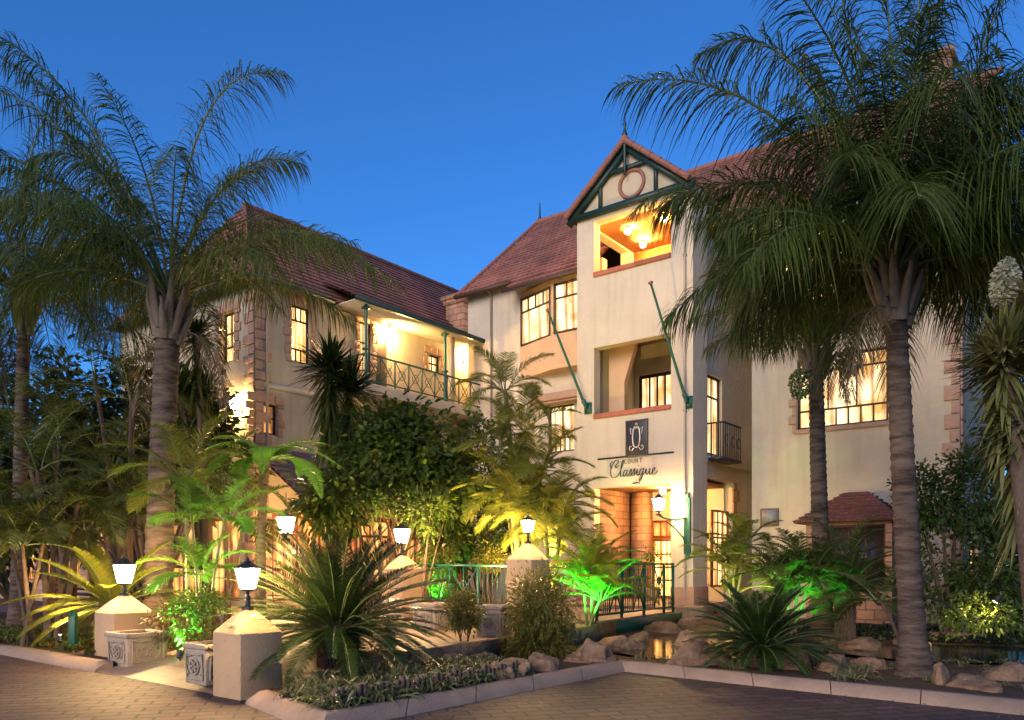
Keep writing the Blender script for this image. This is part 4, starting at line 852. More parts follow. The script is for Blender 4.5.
# slanting flagpoles
def flagpole(label, p_base, p_top, ploc):
    t = thing('flagpole', label, 'flagpole', tuple(p_base), 0, 'bare slanting green flagpoles on the facade'); a = np.array(p_base); c = np.array(p_top); o_ = tuple(p_base)
    b = B(); b.tube([a, c], [.045, .032], 8); b.build('pole', M['green'], t, o_)
    b = B(); d = (c-a)/np.linalg.norm(c-a); b.tube([c, c+d*.07], .065, 10); b.build('cap', M['ridge'], t, o_)
    b = B(); w_ = np.array((-sT, -cT, 0)); e_ = np.array((cT, -sT, 0)); q = a-w_*.12; b.bar(q-(0, 0, .16), q+np.array((0, 0, .18)), .24, .06, up=tuple(w_)); b.bar(q, a+d*.25, .10, .10); b.build('bracket', M['green'], t, o_)
for (bx_, by_, tx_, ty_, yp, lb) in ((686.5, 402, 651, 284, 0, 'right bare green flagpole leaning out from the tower front'), (586, 408, 548, 311, 0, 'left bare green flagpole leaning out from the tower corner')):
    x_, z_ = hy(bx_, by_, yp-.15); x2, z2 = hy(tx_, ty_, yp-1.3); flagpole(lb, loc2w(x_, yp-.15, z_), loc2w(x2, yp-1.3, z2), None)
# green garden spotlights
def gardenspot(label, p, tgt, col, energy, size=60, mt='gspot'):
    p = np.array(p, float); tgt = np.array(tgt, float); d = (tgt-p)/np.linalg.norm(tgt-p)
    t = thing('garden_spotlight', label, 'spotlight', tuple(p), 0, 'garden spotlights'); o_ = tuple(p)
    b = B(); b.tube([p-(0, 0, .12), p+np.array((0, 0, .03))], .015, 6); b.build('spike', M['iron'], t, o_)
    b = B(); b.tube([p-d*.06, p+d*.05], [.04, .055], 12); b.build('housing', M['iron'], t, o_)
    b = B(); b.tube([p+d*.051, p+d*.056], .045, 12); b.build('lens', M[mt], t, o_)
    l = bpy.data.lights.new('spot_beam', 'SPOT'); l.energy = energy; l.color = col; l.spot_size = R(size); l.spot_blend = .7; l.shadow_soft_size = .04
    lo = bpy.data.objects.new('spot_beam', l); COL.objects.link(lo); lo.location = tuple(d*.07); lo.rotation_euler = Vector(d).to_track_quat('-Z', 'Y').to_euler(); lo.parent = t
    return t

# ================================================================ ROCKS
def rock(loc, size, seed, label=None):
    import bmesh
    from mathutils import noise
    bm = bmesh.new(); bmesh.ops.create_icosphere(bm, subdivisions=4, radius=1); rn = random.Random(seed); o3 = Vector((rn.uniform(0, 90), rn.uniform(0, 90), 0))
    cuts = [(Vector((rn.gauss(0, 1), rn.gauss(0, 1), rn.gauss(.3, 1))).normalized(), rn.uniform(.55, .85)) for _ in range(11)]
    for v in bm.verts:
        c = v.co.copy()
        for n, dd in cuts:
            k = c.dot(n)-dd
            if k > 0: c -= n*k*.95
        c += v.co*(.10*noise.noise(v.co*1.7+o3)+.08*noise.noise(v.co*4+o3)+.035*noise.noise(v.co*11+o3)); v.co = (c.x*size[0], c.y*size[1], c.z*size[2])
    me = bpy.data.meshes.new('rock'); bm.to_mesh(me); bm.free(); me.materials.append(M['rock'])
    for p in me.polygons: p.use_smooth = True
    o = bpy.data.objects.new('rock', me); COL.objects.link(o); o.location = loc; o.rotation_euler = (0, 0, rn.uniform(0, 6)); tag(o, label, 'rock', 'rocks edging the garden pond'); return o
KI = [np.array(p) for p in inR[2:6]]
def keepin(g, rad, s):
    """push a rock back behind the kerb"""
    for a, c in ((KI[0], KI[1]), (KI[1], KI[2]), (KI[2], KI[3])):
        e = (c-a)/np.linalg.norm(c-a); n = np.array((-e[1], e[0])); d = np.dot(g[:2]-a, n); t = np.dot(g[:2]-a, e)
        if -.02 < t < np.linalg.norm(c-a)+.02 and d < rad: g = g.copy(); g[:2] += n*(rad-d)
    return g
RK = [  # px, py(base), z, width px, height px, label
 (404, 672, 34, 10, 'flat rock under the end of the path, left of the small topiary'), (444, 668, 50, 14, 'low slab rock in the bed below the small topiary'), (482, 664, 46, 13, 'low rock between the flower bed and the bamboo bush'),
 (507, 680, 34, 20, 'rounded rock at the kerb just left of the bamboo bush'), (545, 680, 52, 26, 'broad pale rock at the kerb in front of the bamboo bush'), (574, 674, 44, 24, 'rock at the kerb right of the bamboo bush'),
 (592, 662, 46, 26, 'tall mossy rock at the foot of the bamboo bush'), (624, 648, 44, 14, 'rock at the left rim of the front pond'), (664, 632, 36, 13, 'white stone beside the corner of the tower'), (688, 626, 22, 13, 'small pale stone right at the tower foot'),
 (652, 668, 60, 12, 'long flat rock along the kerb in front of the pond'), (700, 664, 66, 24, 'large smooth brown rock at the front pond'), (688, 645, 30, 18, 'brown rock between the pond and the dark cycad'), (732, 676, 40, 12, 'flat rock by the kerb before the dark cycad'),
 (766, 676, 26, 16, 'small angular rock at the kerb under the dark cycad'), (796, 670, 36, 26, 'knobbly brown rock right of the dark cycad'), (812, 660, 26, 22, 'upright rock behind the knobbly one right of the cycad'), (836, 672, 46, 20, 'broad rock left of the big palm foot'),
 (872, 668, 44, 16, 'rock directly left of the big palm foot'), (862, 648, 52, 12, 'flat rock on the back rim of the right pond'), (912, 645, 40, 10, 'thin rock behind the big palm on the pond rim'), (946, 686, 26, 24, 'upright rock right of the big palm foot'),
 (980, 690, 60, 18, 'long rock at the kerb under the yucca'), (1016, 680, 50, 22, 'rock cut by the right edge of the picture'), (962, 640, 60, 12, 'flat pale rock behind the right pond'), (905, 688, 22, 8, 'tiny rock at the kerb before the palm foot'), (642, 640, 24, 9, 'small rock in the front pond')]
for i, (px, py, wp, hp, lb) in enumerate(RK):
    z = .12; g = G(px, py, z); s = g[1]/F; g = keepin(g, wp*s*.36, s); rock((g[0], g[1]+.12, z+.0), (wp*s*.60, wp*s*.42, hp*s*.95), i+3, lb)
# ================================================================ PLANTS
RN = np.random.default_rng(7)
def nrm(v): return v/(np.linalg.norm(v)+1e-9)
def bez(P0, P1, P2, t):
    t = np.asarray(t)[:, None]; return (1-t)**2*P0+2*t*(1-t)*P1+t*t*P2, nrm2(2*(1-t)*(P1-P0)+2*t*(P2-P1))
def nrm2(v): return v/(np.linalg.norm(v, axis=1)[:, None]+1e-9)
def frond(b, P0, P1, P2, n=70, L=.6, Wd=.028, kind='queen', bare=.14, rr=.022, rng=RN):
    """one pinnate leaf: stalk (slot 1) and leaflets (slot 0) on both sides"""
    P0, P1, P2 = [np.asarray(p, float) for p in (P0, P1, P2)]
    ts = np.linspace(0, 1, 11); C, T = bez(P0, P1, P2, ts); b.tube(C, np.linspace(rr, rr*.15, 11), 5, 1)
    t = np.repeat(np.linspace(bare, 1, n), 2)+rng.uniform(-.004, .004, 2*n); t = np.clip(t, 0, 1); sd = np.tile([1., -1.], n)[:, None]
    C, T = bez(P0, P1, P2, t); up = np.array((0, 0, 1.)); h = np.cross(T, up); bad = np.linalg.norm(h, axis=1) < .15; h[bad] = np.cross(nrm(P2-P0), up)+1e-3; Bv = nrm2(h); Nv = nrm2(np.cross(Bv, T))
    f = np.clip((t-bare)/(1-bare), 0, 1); rd = rng.normal(size=(2*n, 3))
    if kind == 'queen':
        D = Bv*sd*.8+T*(.35+.5*f)[:, None]+Nv*rng.uniform(-.5, .75, (2*n, 1))+rd*.08; ln = L*(.55+.6*np.sin(np.pi*np.clip(f*.8+.15, 0, 1)))*rng.uniform(.8, 1.1, 2*n)*(1-.45*f**4); dr = rng.uniform(.6, 1.05, 2*n); sid = np.cross(D, up)+rd*.5; seg = 4
    elif kind == 'areca':
        D = Bv*sd*.75+T*(.5+.4*f)[:, None]+Nv*.30+rd*.05; ln = L*(.5+.6*np.sin(np.pi*np.clip(f*.85+.1, 0, 1)))*rng.uniform(.9, 1.06, 2*n)*(1-.4*f**4); dr = rng.uniform(.22, .5, 2*n); sid = T+rd*.2; seg = 3
    elif kind == 'sago':
        D = Bv*sd*.8+T*(.45+.4*f)[:, None]+Nv*.22+rd*.03; ln = L*(.35+.75*np.sin(np.pi*np.clip(f*.8+.18, 0, 1)))*rng.uniform(.93, 1.05, 2*n); dr = np.full(2*n, .06); sid = T+rd*.1; seg = 2
    else:
        D = Bv*sd+T*.25+rd*.05; ln = L*np.sin(np.pi*np.clip(f*.78+.22, 0, 1))**.8*rng.uniform(.9, 1.05, 2*n); dr = rng.uniform(.1, .22, 2*n); sid = T; seg = 3
    b.strips(C, D, ln, Wd*rng.uniform(.85, 1.15, 2*n), dr, seg, 0, sid, .6 if kind == 'sago' else .35)
def radial(b, c, n, L, kind, e0, e1, seed, leafL, Wd, nl, drop=60, rr=.022, az0=0, bare=.14, r0=.06, lj=.12):
    rg_ = np.random.default_rng(seed)
    for i in range(n):
        az = az0+i*2.39996+rg_.uniform(-.15, .15); e = R(e0+(e1-e0)*(i/(max(1, n-1)))**.9+rg_.uniform(-5, 5)); l = L*rg_.uniform(1-lj, 1+lj)
        d = lambda ee: np.array((math.cos(az)*math.cos(ee), math.sin(az)*math.cos(ee), math.sin(ee)))
        p0 = np.array(c)+d(0)*r0; p1 = p0+d(e)*l*.55; p2 = p1+d(max(e-R(drop), R(-88)))*l*.5
        frond(b, p0, p1, p2, nl, leafL, Wd, kind, bare, rr, rg_)
def trunk(b, pts, rad, ring=.11, amp=.012, n=14, seed=0, m=0):
    rg_ = random.Random(seed); pts = np.array(pts, float); d = np.linalg.norm(np.diff(pts, axis=0), axis=1); s = np.concatenate([[0], np.cumsum(d)]); tot = s[-1]; k = int(tot/ring)*3; P = []; Rr = []
    for i in range(k+1):
        t = tot*i/k; P.append([np.interp(t, s, pts[:, j]) for j in range(3)]); r = np.interp(t, s, rad); Rr.append(r+(amp if i % 3 == 0 else -amp*.3)+rg_.uniform(-amp, amp)*.4)
    b.tube(P, Rr, n, m)
def curve3(P0, P1, P2, k=9): return bez(np.asarray(P0, float), np.asarray(P1, float), np.asarray(P2, float), np.linspace(0, 1, k))[0]

def queen_palm(label, base, mid, top, rb, rt, L, nf, explicit, seed, leafL=.75, nl=85, e0=82, e1=-30, fruit=(), boots=True, lf='palmleaf', Wd=.026, Lr=None, group='tall queen palms'):
    t = thing('queen_palm', label, 'palm tree', tuple(base), 0, group); o_ = tuple(base); base, mid, top = [np.array(p, float) for p in (base, mid, top)]
    b = B(); C = curve3(base-(0, 0, .05), mid, top, 12); rad = np.interp(np.linspace(0, 1, 12), [0, .05, .12, .5, 1], [rb*1.75, rb*1.35, rb*1.1, rb, rt]); trunk(b, C, rad, .13, .010, 16, seed); b.build('trunk', M['trunk'], t, o_, smooth=True)
    ax = nrm(top-mid); b = B(); rg_ = random.Random(seed)
    for i in range(15):      # splayed woody leaf sheaths
        az = i*2.4; f = i/14; h = .75*(L/4); r_ = rt*(1.05+.1*f); o = np.array((math.cos(az), math.sin(az), 0)); z0 = top+ax*(-.12+f*.55*(L/4))
        ln = h*rg_.uniform(.8, 1.3); p = [z0+o*r_*.8, z0+o*(r_+.03)+ax*ln*.3, z0+o*(r_+.09+.08*(1-f))+ax*ln*.7, z0+o*(r_+.22*rg_.uniform(.7, 1.3)*(1.2-f*.6))+ax*ln]
        b.tube(p, [.09, .075, .05, .02+.012*f], 6)
    b.tube([top-ax*.05, top+ax*.4*(L/4), top+ax*.95*(L/4)], [rt*1.15, rt*1.2, rt*.35], 10)
    b.build('leaf_sheaths', M['boot'], t, o_, smooth=True)
    b = B(); c = top+ax*.75*(L/4)
    radial(b, c, nf, Lr or L, 'queen', e0, e1, seed, leafL, Wd, nl, 72, .030, bare=.16)
    for (q1, q2, d1, d2) in explicit: frond(b, c, W(*q1, base[1]+d1), W(*q2, base[1]+d2), int(nl*1.15), leafL, Wd, 'queen', .2, .034, RN)
    b.build('crown', [M[lf], M['rachis']], t, o_)
    b = B(); rg3 = np.random.default_rng(seed+5)
    for i in range(2):
        az = rg3.uniform(0, 6.28); o = np.array((math.cos(az), math.sin(az), 0)); q0 = top+ax*.12+o*rt; frond(b, q0, q0+o*L*.16+(0, 0, .12), q0+o*L*.2+(0, 0, -L*rg3.uniform(.28, .42)), 50, leafL*.55, .016, 'queen', .2, .02, rg3)
    b.build('dry_fronds', [M['dead'], M['boot']], t, o_)
    for (p, r) in fruit:
        q = B(); rg2 = np.random.default_rng(3); n = 420; g = nrm2(rg2.normal(size=(n, 3)))*rg2.uniform(.6, 1, (n, 1))**.5*np.array((r*.9, r*.9, r*1.15))+np.array(p)
        for k in g: q.lathe([(.012, -.02), (.024, 0), (.012, .02)], k, 5)
        q.tube([top+ax*.1, (top+np.array(p))/2+(0, 0, .15), p], .025, 6); q.build('fruit_cluster', M['fruit'], t, o_)
    return t
M['fruit'] = mat('green_palm_fruit', (.07, .11, .03), .6, (5, (.12, .14, .04), .3))

# -- right foreground queen palm
Yr = 10.5; bs = W(915, 0, Yr); bs[2] = .16
queen_palm('tall queen palm in the right foreground with ringed trunk and huge drooping crown', bs, W(903, 480, Yr), W(896, 318, Yr), .15, .135, 3.4, 36,
 [((775, 45), (618, 85), -.3, -.6), ((800, -20), (700, 55), .6, .9), ((745, 130), (655, 215), .9, 1.3), ((868, 120), (838, -20), .1, .2), ((900, 20), (985, -60), -.2, -.6), ((960, 60), (1060, 60), .3, .8), ((985, 150), (1070, 330), -.4, -.7), ((870, 60), (770, -40), -1.2, -2.2), ((1000, 190), (1015, 340), .6, 1.2), ((965, 190), (965, 330), .9, 1.4), ((940, 200), (930, 300), 1.2, 1.6), ((1040, 150), (1060, 300), .2, .3), ((930, 90), (915, -50), .1, .2), ((965, 110), (1010, -30), -.2, -.4), ((905, 40), (868, -80), .5, .8), ((1000, 110), (1075, 180), -.1, -.2), ((850, 120), (805, 55), .9, 1.5), ((950, 70), (1030, 90), -.8, -1.4), ((890, 90), (930, 10), -1., -2.), ((800, 190), (735, 330), .8, 1.2)],
 11, .90, 120, 83, 22, Wd=.020, Lr=3.1)
# -- queen palm behind it, in front of the right wing
Ym = 16.; bs = W(824, 0, Ym); bs[2] = .15
tp = W(816, 372, Ym)
queen_palm('slimmer queen palm with two green fruit clusters before the big lit window', bs, W(818, 480, Ym), tp, .16, .14, 2.7, 24,
 [((715, 130), (630, 215), -.5, -1.), ((735, 190), (708, 280), .6, .9), ((760, 180), (735, 305), .3, .6), ((745, 210), (722, 300), 1., 1.4), ((790, 160), (740, 260), .8, 1.8), ((690, 150), (672, 205), .5, 1.)],
 12, .72, 95, 84, 42, Wd=.019, fruit=[(W(801, 384, Ym-.3), .27), (W(850, 362, Ym-.3), .26)])
# -- left queen palm
Yl = 14.5; bs = W(157, 0, Yl); bs[2] = .16
queen_palm('tall queen palm on the left with thick grey trunk and long arching fronds', bs, W(160, 480, Yl), W(168, 338, Yl), .23, .21, 4.0, 20,
 [((185, 45), (285, 75), -.2, -.4), ((222, 130), (303, 165), .3, .6), ((265, 180), (398, 285), -.4, -.8), ((100, 110), (5, 60), .4, .6), ((90, 60), (-30, 25), -.5, -1.2), ((60, 60), (-60, 90), .5, .8), ((110, 120), (30, 160), -1., -1.8), ((60, 150), (-30, 150), 0, 0), ((80, 180), (-20, 210), -.6, -1.2), ((70, 230), (-10, 330), .5, .8), ((120, 160), (60, 130), 1., 2.)],
 13, .85, 110, 80, 26, Wd=.020)
# -- far left queen palm, partly out of frame
Yf = 18.; bs = W(18, 0, Yf); bs[2] = .12
queen_palm('dark queen palm at the left edge, crown cut by the picture', bs, W(20, 450, Yf), W(24, 330, Yf), .15, .13, 4.4, 40,
 [((10, 120), (75, 95), 0, .3), ((-10, 150), (-80, 60), 0, .3), ((80, 200), (135, 290), .4, .8)], 14, .8, 105, 78, 5, Wd=.020)

def cycad(label, base, L, n, seed, h=.5, r=.22, e0=80, e1=-12, nl=62, lf='sago', ll=.17, drop=42, wd=.0135):
    t = thing('cycad', label, 'cycad', tuple(base), 0, 'cycads'); o_ = tuple(base); b = B(); base = np.array(base, float)
    rg_ = random.Random(seed)
    b.tube([base-(0, 0, .05), base+(0, 0, h*.5), base+(0, 0, h)], [r, r*1.02, r*.8], 14)
    for i in range(int(150*h/.5)):
        f = i/(150*h/.5); az = i*2.4; o = np.array((math.cos(az), math.sin(az), 0)); p = base+o*r*.93+(0, 0, f*h); b.tube([p, p+o*.045+(0, 0, .05), p+o*.05+(0, 0, .10)], [.032, .026, .010], 5)
    b.build('trunk', M['trunkdark'], t, o_)
    b = B(); radial(b, base+(0, 0, h*.92), n, L, 'sago', e0, e1, seed, ll, wd, nl, drop, .016, bare=.10, r0=.1, lj=.08); b.build('crown', [M[lf], M['rachis']], t, o_); return t
g = G(338, 672, .15); cycad('big dark cycad with a wide rosette of stiff fronds beside the front gate pillar', (g[0], g[1], .15), 1.5, 125, 21, .62, .23, 86, -16, ll=.20)
g = G(762, 664, .15); cycad('dark cycad at the kerb in front of the tower corner', (g[0], g[1], .15), 1.05, 85, 22, .26, .20, 84, 0)
cycad('yellow lit cycad behind the left gate pillar', (*W(112, 0, 14.2)[:2], .15), 1.6, 26, 23, .75, .18, 70, -15, lf='areca', ll=.24, wd=.02, nl=75)
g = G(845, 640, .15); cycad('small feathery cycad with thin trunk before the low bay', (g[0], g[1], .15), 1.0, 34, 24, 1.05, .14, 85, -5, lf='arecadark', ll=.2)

def areca(label, base, canes, seed, leafL=.42, nfr=6, L=1.6, lf='areca', e=(80, 5), Wd=.02, nl=46, group='feathery garden palms', name='areca_palm', drop=60):
    """canes = [(lean top point, radius)]"""
    t = thing(name, label, 'palm', tuple(base), 0, group); o_ = tuple(base); base = np.array(base, float); cr = B()
    for k, (tp, r) in enumerate(canes):
        tp = np.array(tp, float); b = B(); off_ = np.array((RN.uniform(-.15, .15), RN.uniform(-.15, .15), 0)) if len(canes) > 1 else np.zeros(3)
        mid = (base+off_)*.5+tp*.5+np.array((0, 0, .0)); mid[:2] = base[:2]*.65+tp[:2]*.35; trunk(b, curve3(base+off_-(0, 0, .05), mid, tp, 8), np.linspace(r*1.2, r*.8, 8), .14, .004, 8, seed+k); b.build('stem', M['cane' if lf != 'arecadark' else 'trunkdark'], t, o_, smooth=True)
        radial(cr, tp, nfr, L, 'areca', e[0], e[1], seed*7+k, leafL, Wd, nl, drop, .012, az0=k*1.3)
    cr.build('crown', [M[lf], M['rachis']], t, o_); return t
# yellow lit clump in the middle
def ground(px, Y, z=.15): p = W(px, 0, Y); p[2] = z; return p
areca('tall feathery palm lit yellow from below in front of the main block', ground(524, 17.2, .36), [(W(498, 450, 17.2), .06), (W(505, 390, 17.8), .06), (W(524, 430, 17), .05), (W(542, 470, 16.6), .045), (W(508, 490, 16.8), .05), (W(530, 500, 16.6), .05)], 31, .42, 11, 1.3, e=(84, -5), nl=60, Wd=.018)
areca('low feathery palm around the middle lantern, glowing yellow', ground(552, 16.2, .36), [(W(545, 515, 16), .04), (W(562, 505, 16.2), .04), (W(560, 535, 15.6), .035), (W(520, 510, 15.8), .04)], 32, .38, 13, 1.1, e=(84, -8), nl=54, Wd=.017)
areca('bright green lit palm left of the bridge railing', ground(588, 15.4, .2), [(W(584, 590, 15.4), .03), (W(594, 575, 15.3), .03), (W(600, 600, 15.2), .03)], 33, .34, 14, 1.3, e=(86, 25), nl=52, Wd=.02)
# left side
areca('slender young palm in front of the queen palm trunk, lower leaves lit green', ground(188, 13.2), [(W(186, 478, 13.2), .035)], 34, .42, 10, 1.35, e=(80, 10), lf='areca')
areca('small glossy palm lit vivid green by the spotlight', ground(200, 12.9), [(W(200, 575, 12.9), .03), (W(225, 520, 12.8), .025), (W(192, 520, 13.), .02)], 35, .34, 8, .95, e=(85, 15), lf='fern')
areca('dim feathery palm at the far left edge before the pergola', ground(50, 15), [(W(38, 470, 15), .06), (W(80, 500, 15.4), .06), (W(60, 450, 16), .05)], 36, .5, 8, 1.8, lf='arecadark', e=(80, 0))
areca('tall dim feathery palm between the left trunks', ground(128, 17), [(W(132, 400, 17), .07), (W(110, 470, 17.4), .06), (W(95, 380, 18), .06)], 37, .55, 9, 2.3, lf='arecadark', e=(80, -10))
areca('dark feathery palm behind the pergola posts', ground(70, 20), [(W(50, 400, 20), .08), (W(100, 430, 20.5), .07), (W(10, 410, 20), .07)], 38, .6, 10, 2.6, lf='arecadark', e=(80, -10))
areca('feathery palm by the entrance tower side, dimly lit', ground(735, 16.5), [(W(722, 560, 16.5), .03), (W(745, 545, 16.6), .03), (W(733, 575, 16), .03)], 39, .30, 11, 1.0, lf='areca', e=(85, 10))
areca('green lit fluffy palm clump behind the dark cycad', ground(792, 14.6), [(W(785, 590, 14.6), .03), (W(800, 570, 14.8), .03), (W(812, 580, 14.6), .03), (W(775, 575, 15), .03)], 40, .30, 13, 1.0, lf='arecadark', e=(85, 5))
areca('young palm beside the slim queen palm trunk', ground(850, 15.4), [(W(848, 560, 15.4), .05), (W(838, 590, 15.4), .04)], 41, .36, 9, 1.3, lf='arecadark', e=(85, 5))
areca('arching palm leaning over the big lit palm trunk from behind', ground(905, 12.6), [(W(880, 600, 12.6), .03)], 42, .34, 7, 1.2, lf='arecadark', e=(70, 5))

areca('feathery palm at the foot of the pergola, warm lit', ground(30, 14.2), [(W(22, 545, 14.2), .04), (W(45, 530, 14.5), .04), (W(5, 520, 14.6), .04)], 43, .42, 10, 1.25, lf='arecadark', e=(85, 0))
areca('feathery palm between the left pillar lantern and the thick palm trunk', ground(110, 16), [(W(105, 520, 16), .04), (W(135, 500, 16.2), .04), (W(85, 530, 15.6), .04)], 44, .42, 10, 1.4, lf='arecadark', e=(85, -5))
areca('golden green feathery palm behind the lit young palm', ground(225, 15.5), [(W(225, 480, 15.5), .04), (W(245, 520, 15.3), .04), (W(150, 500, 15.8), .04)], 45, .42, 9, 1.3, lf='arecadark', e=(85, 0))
# tree fern
tf = thing('tree_fern', 'tree fern with flat bright green fronds before the verandah roof', 'tree fern', tuple(ground(262, 14.6)), 0); o_ = tuple(ground(262, 14.6)); tp = W(266, 462, 14.6)
b = B(); trunk(b, curve3(o_, W(258, 540, 14.6), tp), np.linspace(.10, .07, 9), .09, .012, 10, 3); b.build('trunk', M['trunkdark'], tf, o_)
b = B()
for i, (c_, e_, dy, L) in enumerate([((290, 425), (345, 470), -.6, .30), ((310, 440), (322, 500), -1.2, .28), ((240, 425), (195, 455), -.7, .30), ((225, 435), (205, 480), -1.2, .28), ((262, 425), (262, 475), -1.6, .28), ((285, 430), (330, 445), .5, .28), ((245, 425), (210, 440), .6, .28), ((300, 440), (300, 480), .2, .26), ((235, 445), (240, 490), -.9, .26)]):
    frond(b, tp, W(*c_, 14.6+dy*.5), W(*e_, 14.6+dy), 46, L, .052, 'fern', .08, .014)
b.build('crown', [M['fern'], M['rachis']], tf, o_)

# spiky yuccas
def yucca(label, base, heads, seed, leaf=.6, n=110, wd=.05, dead=60, lf='yucca', flower=None):
    t = thing('yucca', label, 'yucca', tuple(base), 0, 'spiky yuccas'); o_ = tuple(base); base = np.array(base, float); rg_ = np.random.default_rng(seed)
    st = B(); cr = B(); dd = B()
    for h in heads:
        h = np.array(h, float); mid = base*.5+h*.5; mid[:2] = base[:2]*.7+h[:2]*.3; st.tube(curve3(base-(0, 0, .05), mid, h, 8), np.linspace(.11, .07, 8), 9)
        D = rg_.normal(size=(n, 3)); D = nrm2(D); D[:, 2] = np.abs(D[:, 2])*1.2-.35; D = nrm2(D); O = h+D*.04+np.stack([np.zeros(n)]*2+[rg_.uniform(-.2, .08, n)], 1)
        cr.strips(O, D, leaf*rg_.uniform(.75, 1.1, n), wd, rg_.uniform(0, .3, n), 3, 0, np.cross(D, (0, 0, 1.)), .7)
        if dead:
            k = dead; zz = rg_.uniform(.1, 1, k); O = h+np.stack([np.zeros(k), np.zeros(k), -zz*leaf*1.9], 1); a = rg_.uniform(0, 6.28, k); D = np.stack([np.cos(a), np.sin(a), -.7-zz*.9], 1); D = nrm2(D)
            dd.strips(O+D*.05, D, leaf*rg_.uniform(.7, 1, k), wd, rg_.uniform(.2, .5, k), 3, 0, np.cross(D, (0, 0, 1.)), .7)
    st.build('stem', M['trunkdark'], t, o_, smooth=True); cr.build('crown', M[lf], t, o_)
    if dead: dd.build('hanging_leaves', M['yucca' if lf == 'yucca' else 'arecadark'], t, o_)
    if flower is not None:
        q = B(); k = 700; f = rg_.uniform(0, 1, k); p = np.array(flower[0])+(np.array(flower[1])-np.array(flower[0]))*f[:, None]; a = nrm2(rg_.normal(size=(k, 3)))*(.09*np.sin(np.pi*(.15+.8*f))+.02)[:, None]; q.strips(p+a, nrm2(a+(0, 0, -.02)), .045, .03, .3, 2, 0, None, .6, RN); q.tube([flower[0]-np.array((0, 0, .3)), flower[1]], [.015, .006], 5, 1); q.build('flower_plume', [M['cream'], M['rachis']], t, o_)
    return t
yucca('spiky yucca with drooping dry leaves before the left wing wall', ground(330, 18), [W(330, 366, 18), W(350, 388, 18.2)], 51, .95, 260, .06, 190, 'sago')
yucca('dark spiky yucca between the left palm and the quoined corner', ground(208, 17), [W(196, 335, 17), W(204, 392, 17.2), W(180, 390, 17.)], 52, .8, 130, .05, 70, 'sago')
yucca('large yucca at the right edge with cream flower plume and hanging leaves', ground(1046, 6.6), [W(1004, 352, 7), W(1045, 310, 7.2), W(1022, 430, 7.0)], 53, .46, 430, .042, 110, 'yucca', (W(1003, 300, 7.6), W(1007, 262, 7.6)))

# broad leaved shrubs and small trees
def shrub(name, label, cat, base, blobs, seed, leaf=.12, lf='broad', nper=900, group=None, stems=True, flat=.5, wd=.5, sr=.03):
    """blobs = [(centre, (rx,ry,rz))]; leaves sit in clumps through the volume"""
    t = thing(name, label, cat, tuple(base), 0, group); o_ = tuple(base); base = np.array(base, float); rg_ = np.random.default_rng(seed); b = B(); st = B()
    for c, r in blobs:
        c = np.array(c, float); r = np.array(r, float); k = max(6, int(nper/34)); q = nrm2(rg_.normal(size=(k, 3)))*(rg_.uniform(.35, 1.02, (k, 1)))**.6; cl = c+q*r
        for j, ctr in enumerate(cl):
            n = int(34*rg_.uniform(.6, 1.4)); O = ctr+rg_.normal(size=(n, 3))*leaf*1.0; D = nrm2(nrm2(O-ctr)*.7+nrm(ctr-c)*.7+rg_.normal(size=(n, 3))*.4+(0, 0, -.1))
            b.strips(O, D, leaf*rg_.uniform(.5, 1.45, n), leaf*wd, rg_.uniform(.1, .5, n), 2, 0, nrm2(np.cross(D, (0, 0, 1.))+rg_.normal(size=(n, 3))*flat), .55)
        if stems:
            for j in range(0, k, 9): st.tube(curve3(base+rg_.normal(size=3)*(.06, .06, 0), base*.35+cl[j]*.65-(0, 0, .0), cl[j], 6), np.linspace(sr, sr*.2, 6), 5)
    if stems: st.build('stems', M['post' if lf in ('broadlight', 'bamboo') else 'trunkdark'], t, o_)
    b.build('foliage', M[lf], t, o_); return t
s_ = 17.5/F
shrub('broadleaf_tree', 'dense dark broadleaf tree filling the courtyard in front of the balcony', 'tree', ground(385, 17.5, .36), [(W(375, 470, 17.5), (1.15, 1.0, .95)), (W(420, 452, 17.7), (1.1, 1, .8)), (W(335, 500, 17.2), (.85, .8, .55)), (W(440, 490, 17.4), (.8, .8, .8)), (W(395, 432, 17.8), (.7, .6, .45))], 61, .21, 'broad', 1500, 'courtyard trees')
shrub('broadleaf_tree', 'loose pale leaved tree between the dark tree and the lit palm clump', 'tree', ground(482, 18.5, .36), [(W(478, 470, 18.5), (.75, .7, 1.2)), (W(490, 520, 18.5), (.8, .7, .9)), (W(450, 540, 18), (.7, .6, .7))], 62, .15, 'broad', 1500, 'courtyard trees')
shrub('lit_shrub', 'twiggy shrub lit yellow by the rear pillar lantern', 'shrub', ground(418, 16.6, .36), [(W(425, 515, 16.4), (.55, .5, .45)), (W(372, 505, 16.6), (.6, .4, .3))], 63, .10, 'broadlight', 700, None)
shrub('ivy_shrub', 'tall dark leafy bush between the big palm and the yucca', 'shrub', ground(950, 15.5), [(W(950, 560, 15.5), (1.1, .8, 1.3)), (W(975, 490, 15.6), (.65, .6, .9)), (W(925, 500, 15.6), (.55, .5, .6)), (W(985, 590, 15.2), (.8, .6, .7))], 64, .13, 'broad', 1500)
shrub('bamboo_shrub', 'fine leaved yellow green bamboo bush in front of the tall middle pillar', 'shrub', ground(541, 12.9), [(W(541, 610, 12.8), (.50, .42, .62)), (W(536, 650, 12.7), (.46, .4, .3))], 65, .11, 'bamboo', 5200, None, wd=.2, sr=.012)
shrub('topiary', 'small standard topiary tree at the path edge before the fence', 'topiary', ground(462, 12.6, .2), [(W(462, 610, 12.6), (.30, .28, .30))], 66, .07, 'bamboo', 1700, None, sr=.016)
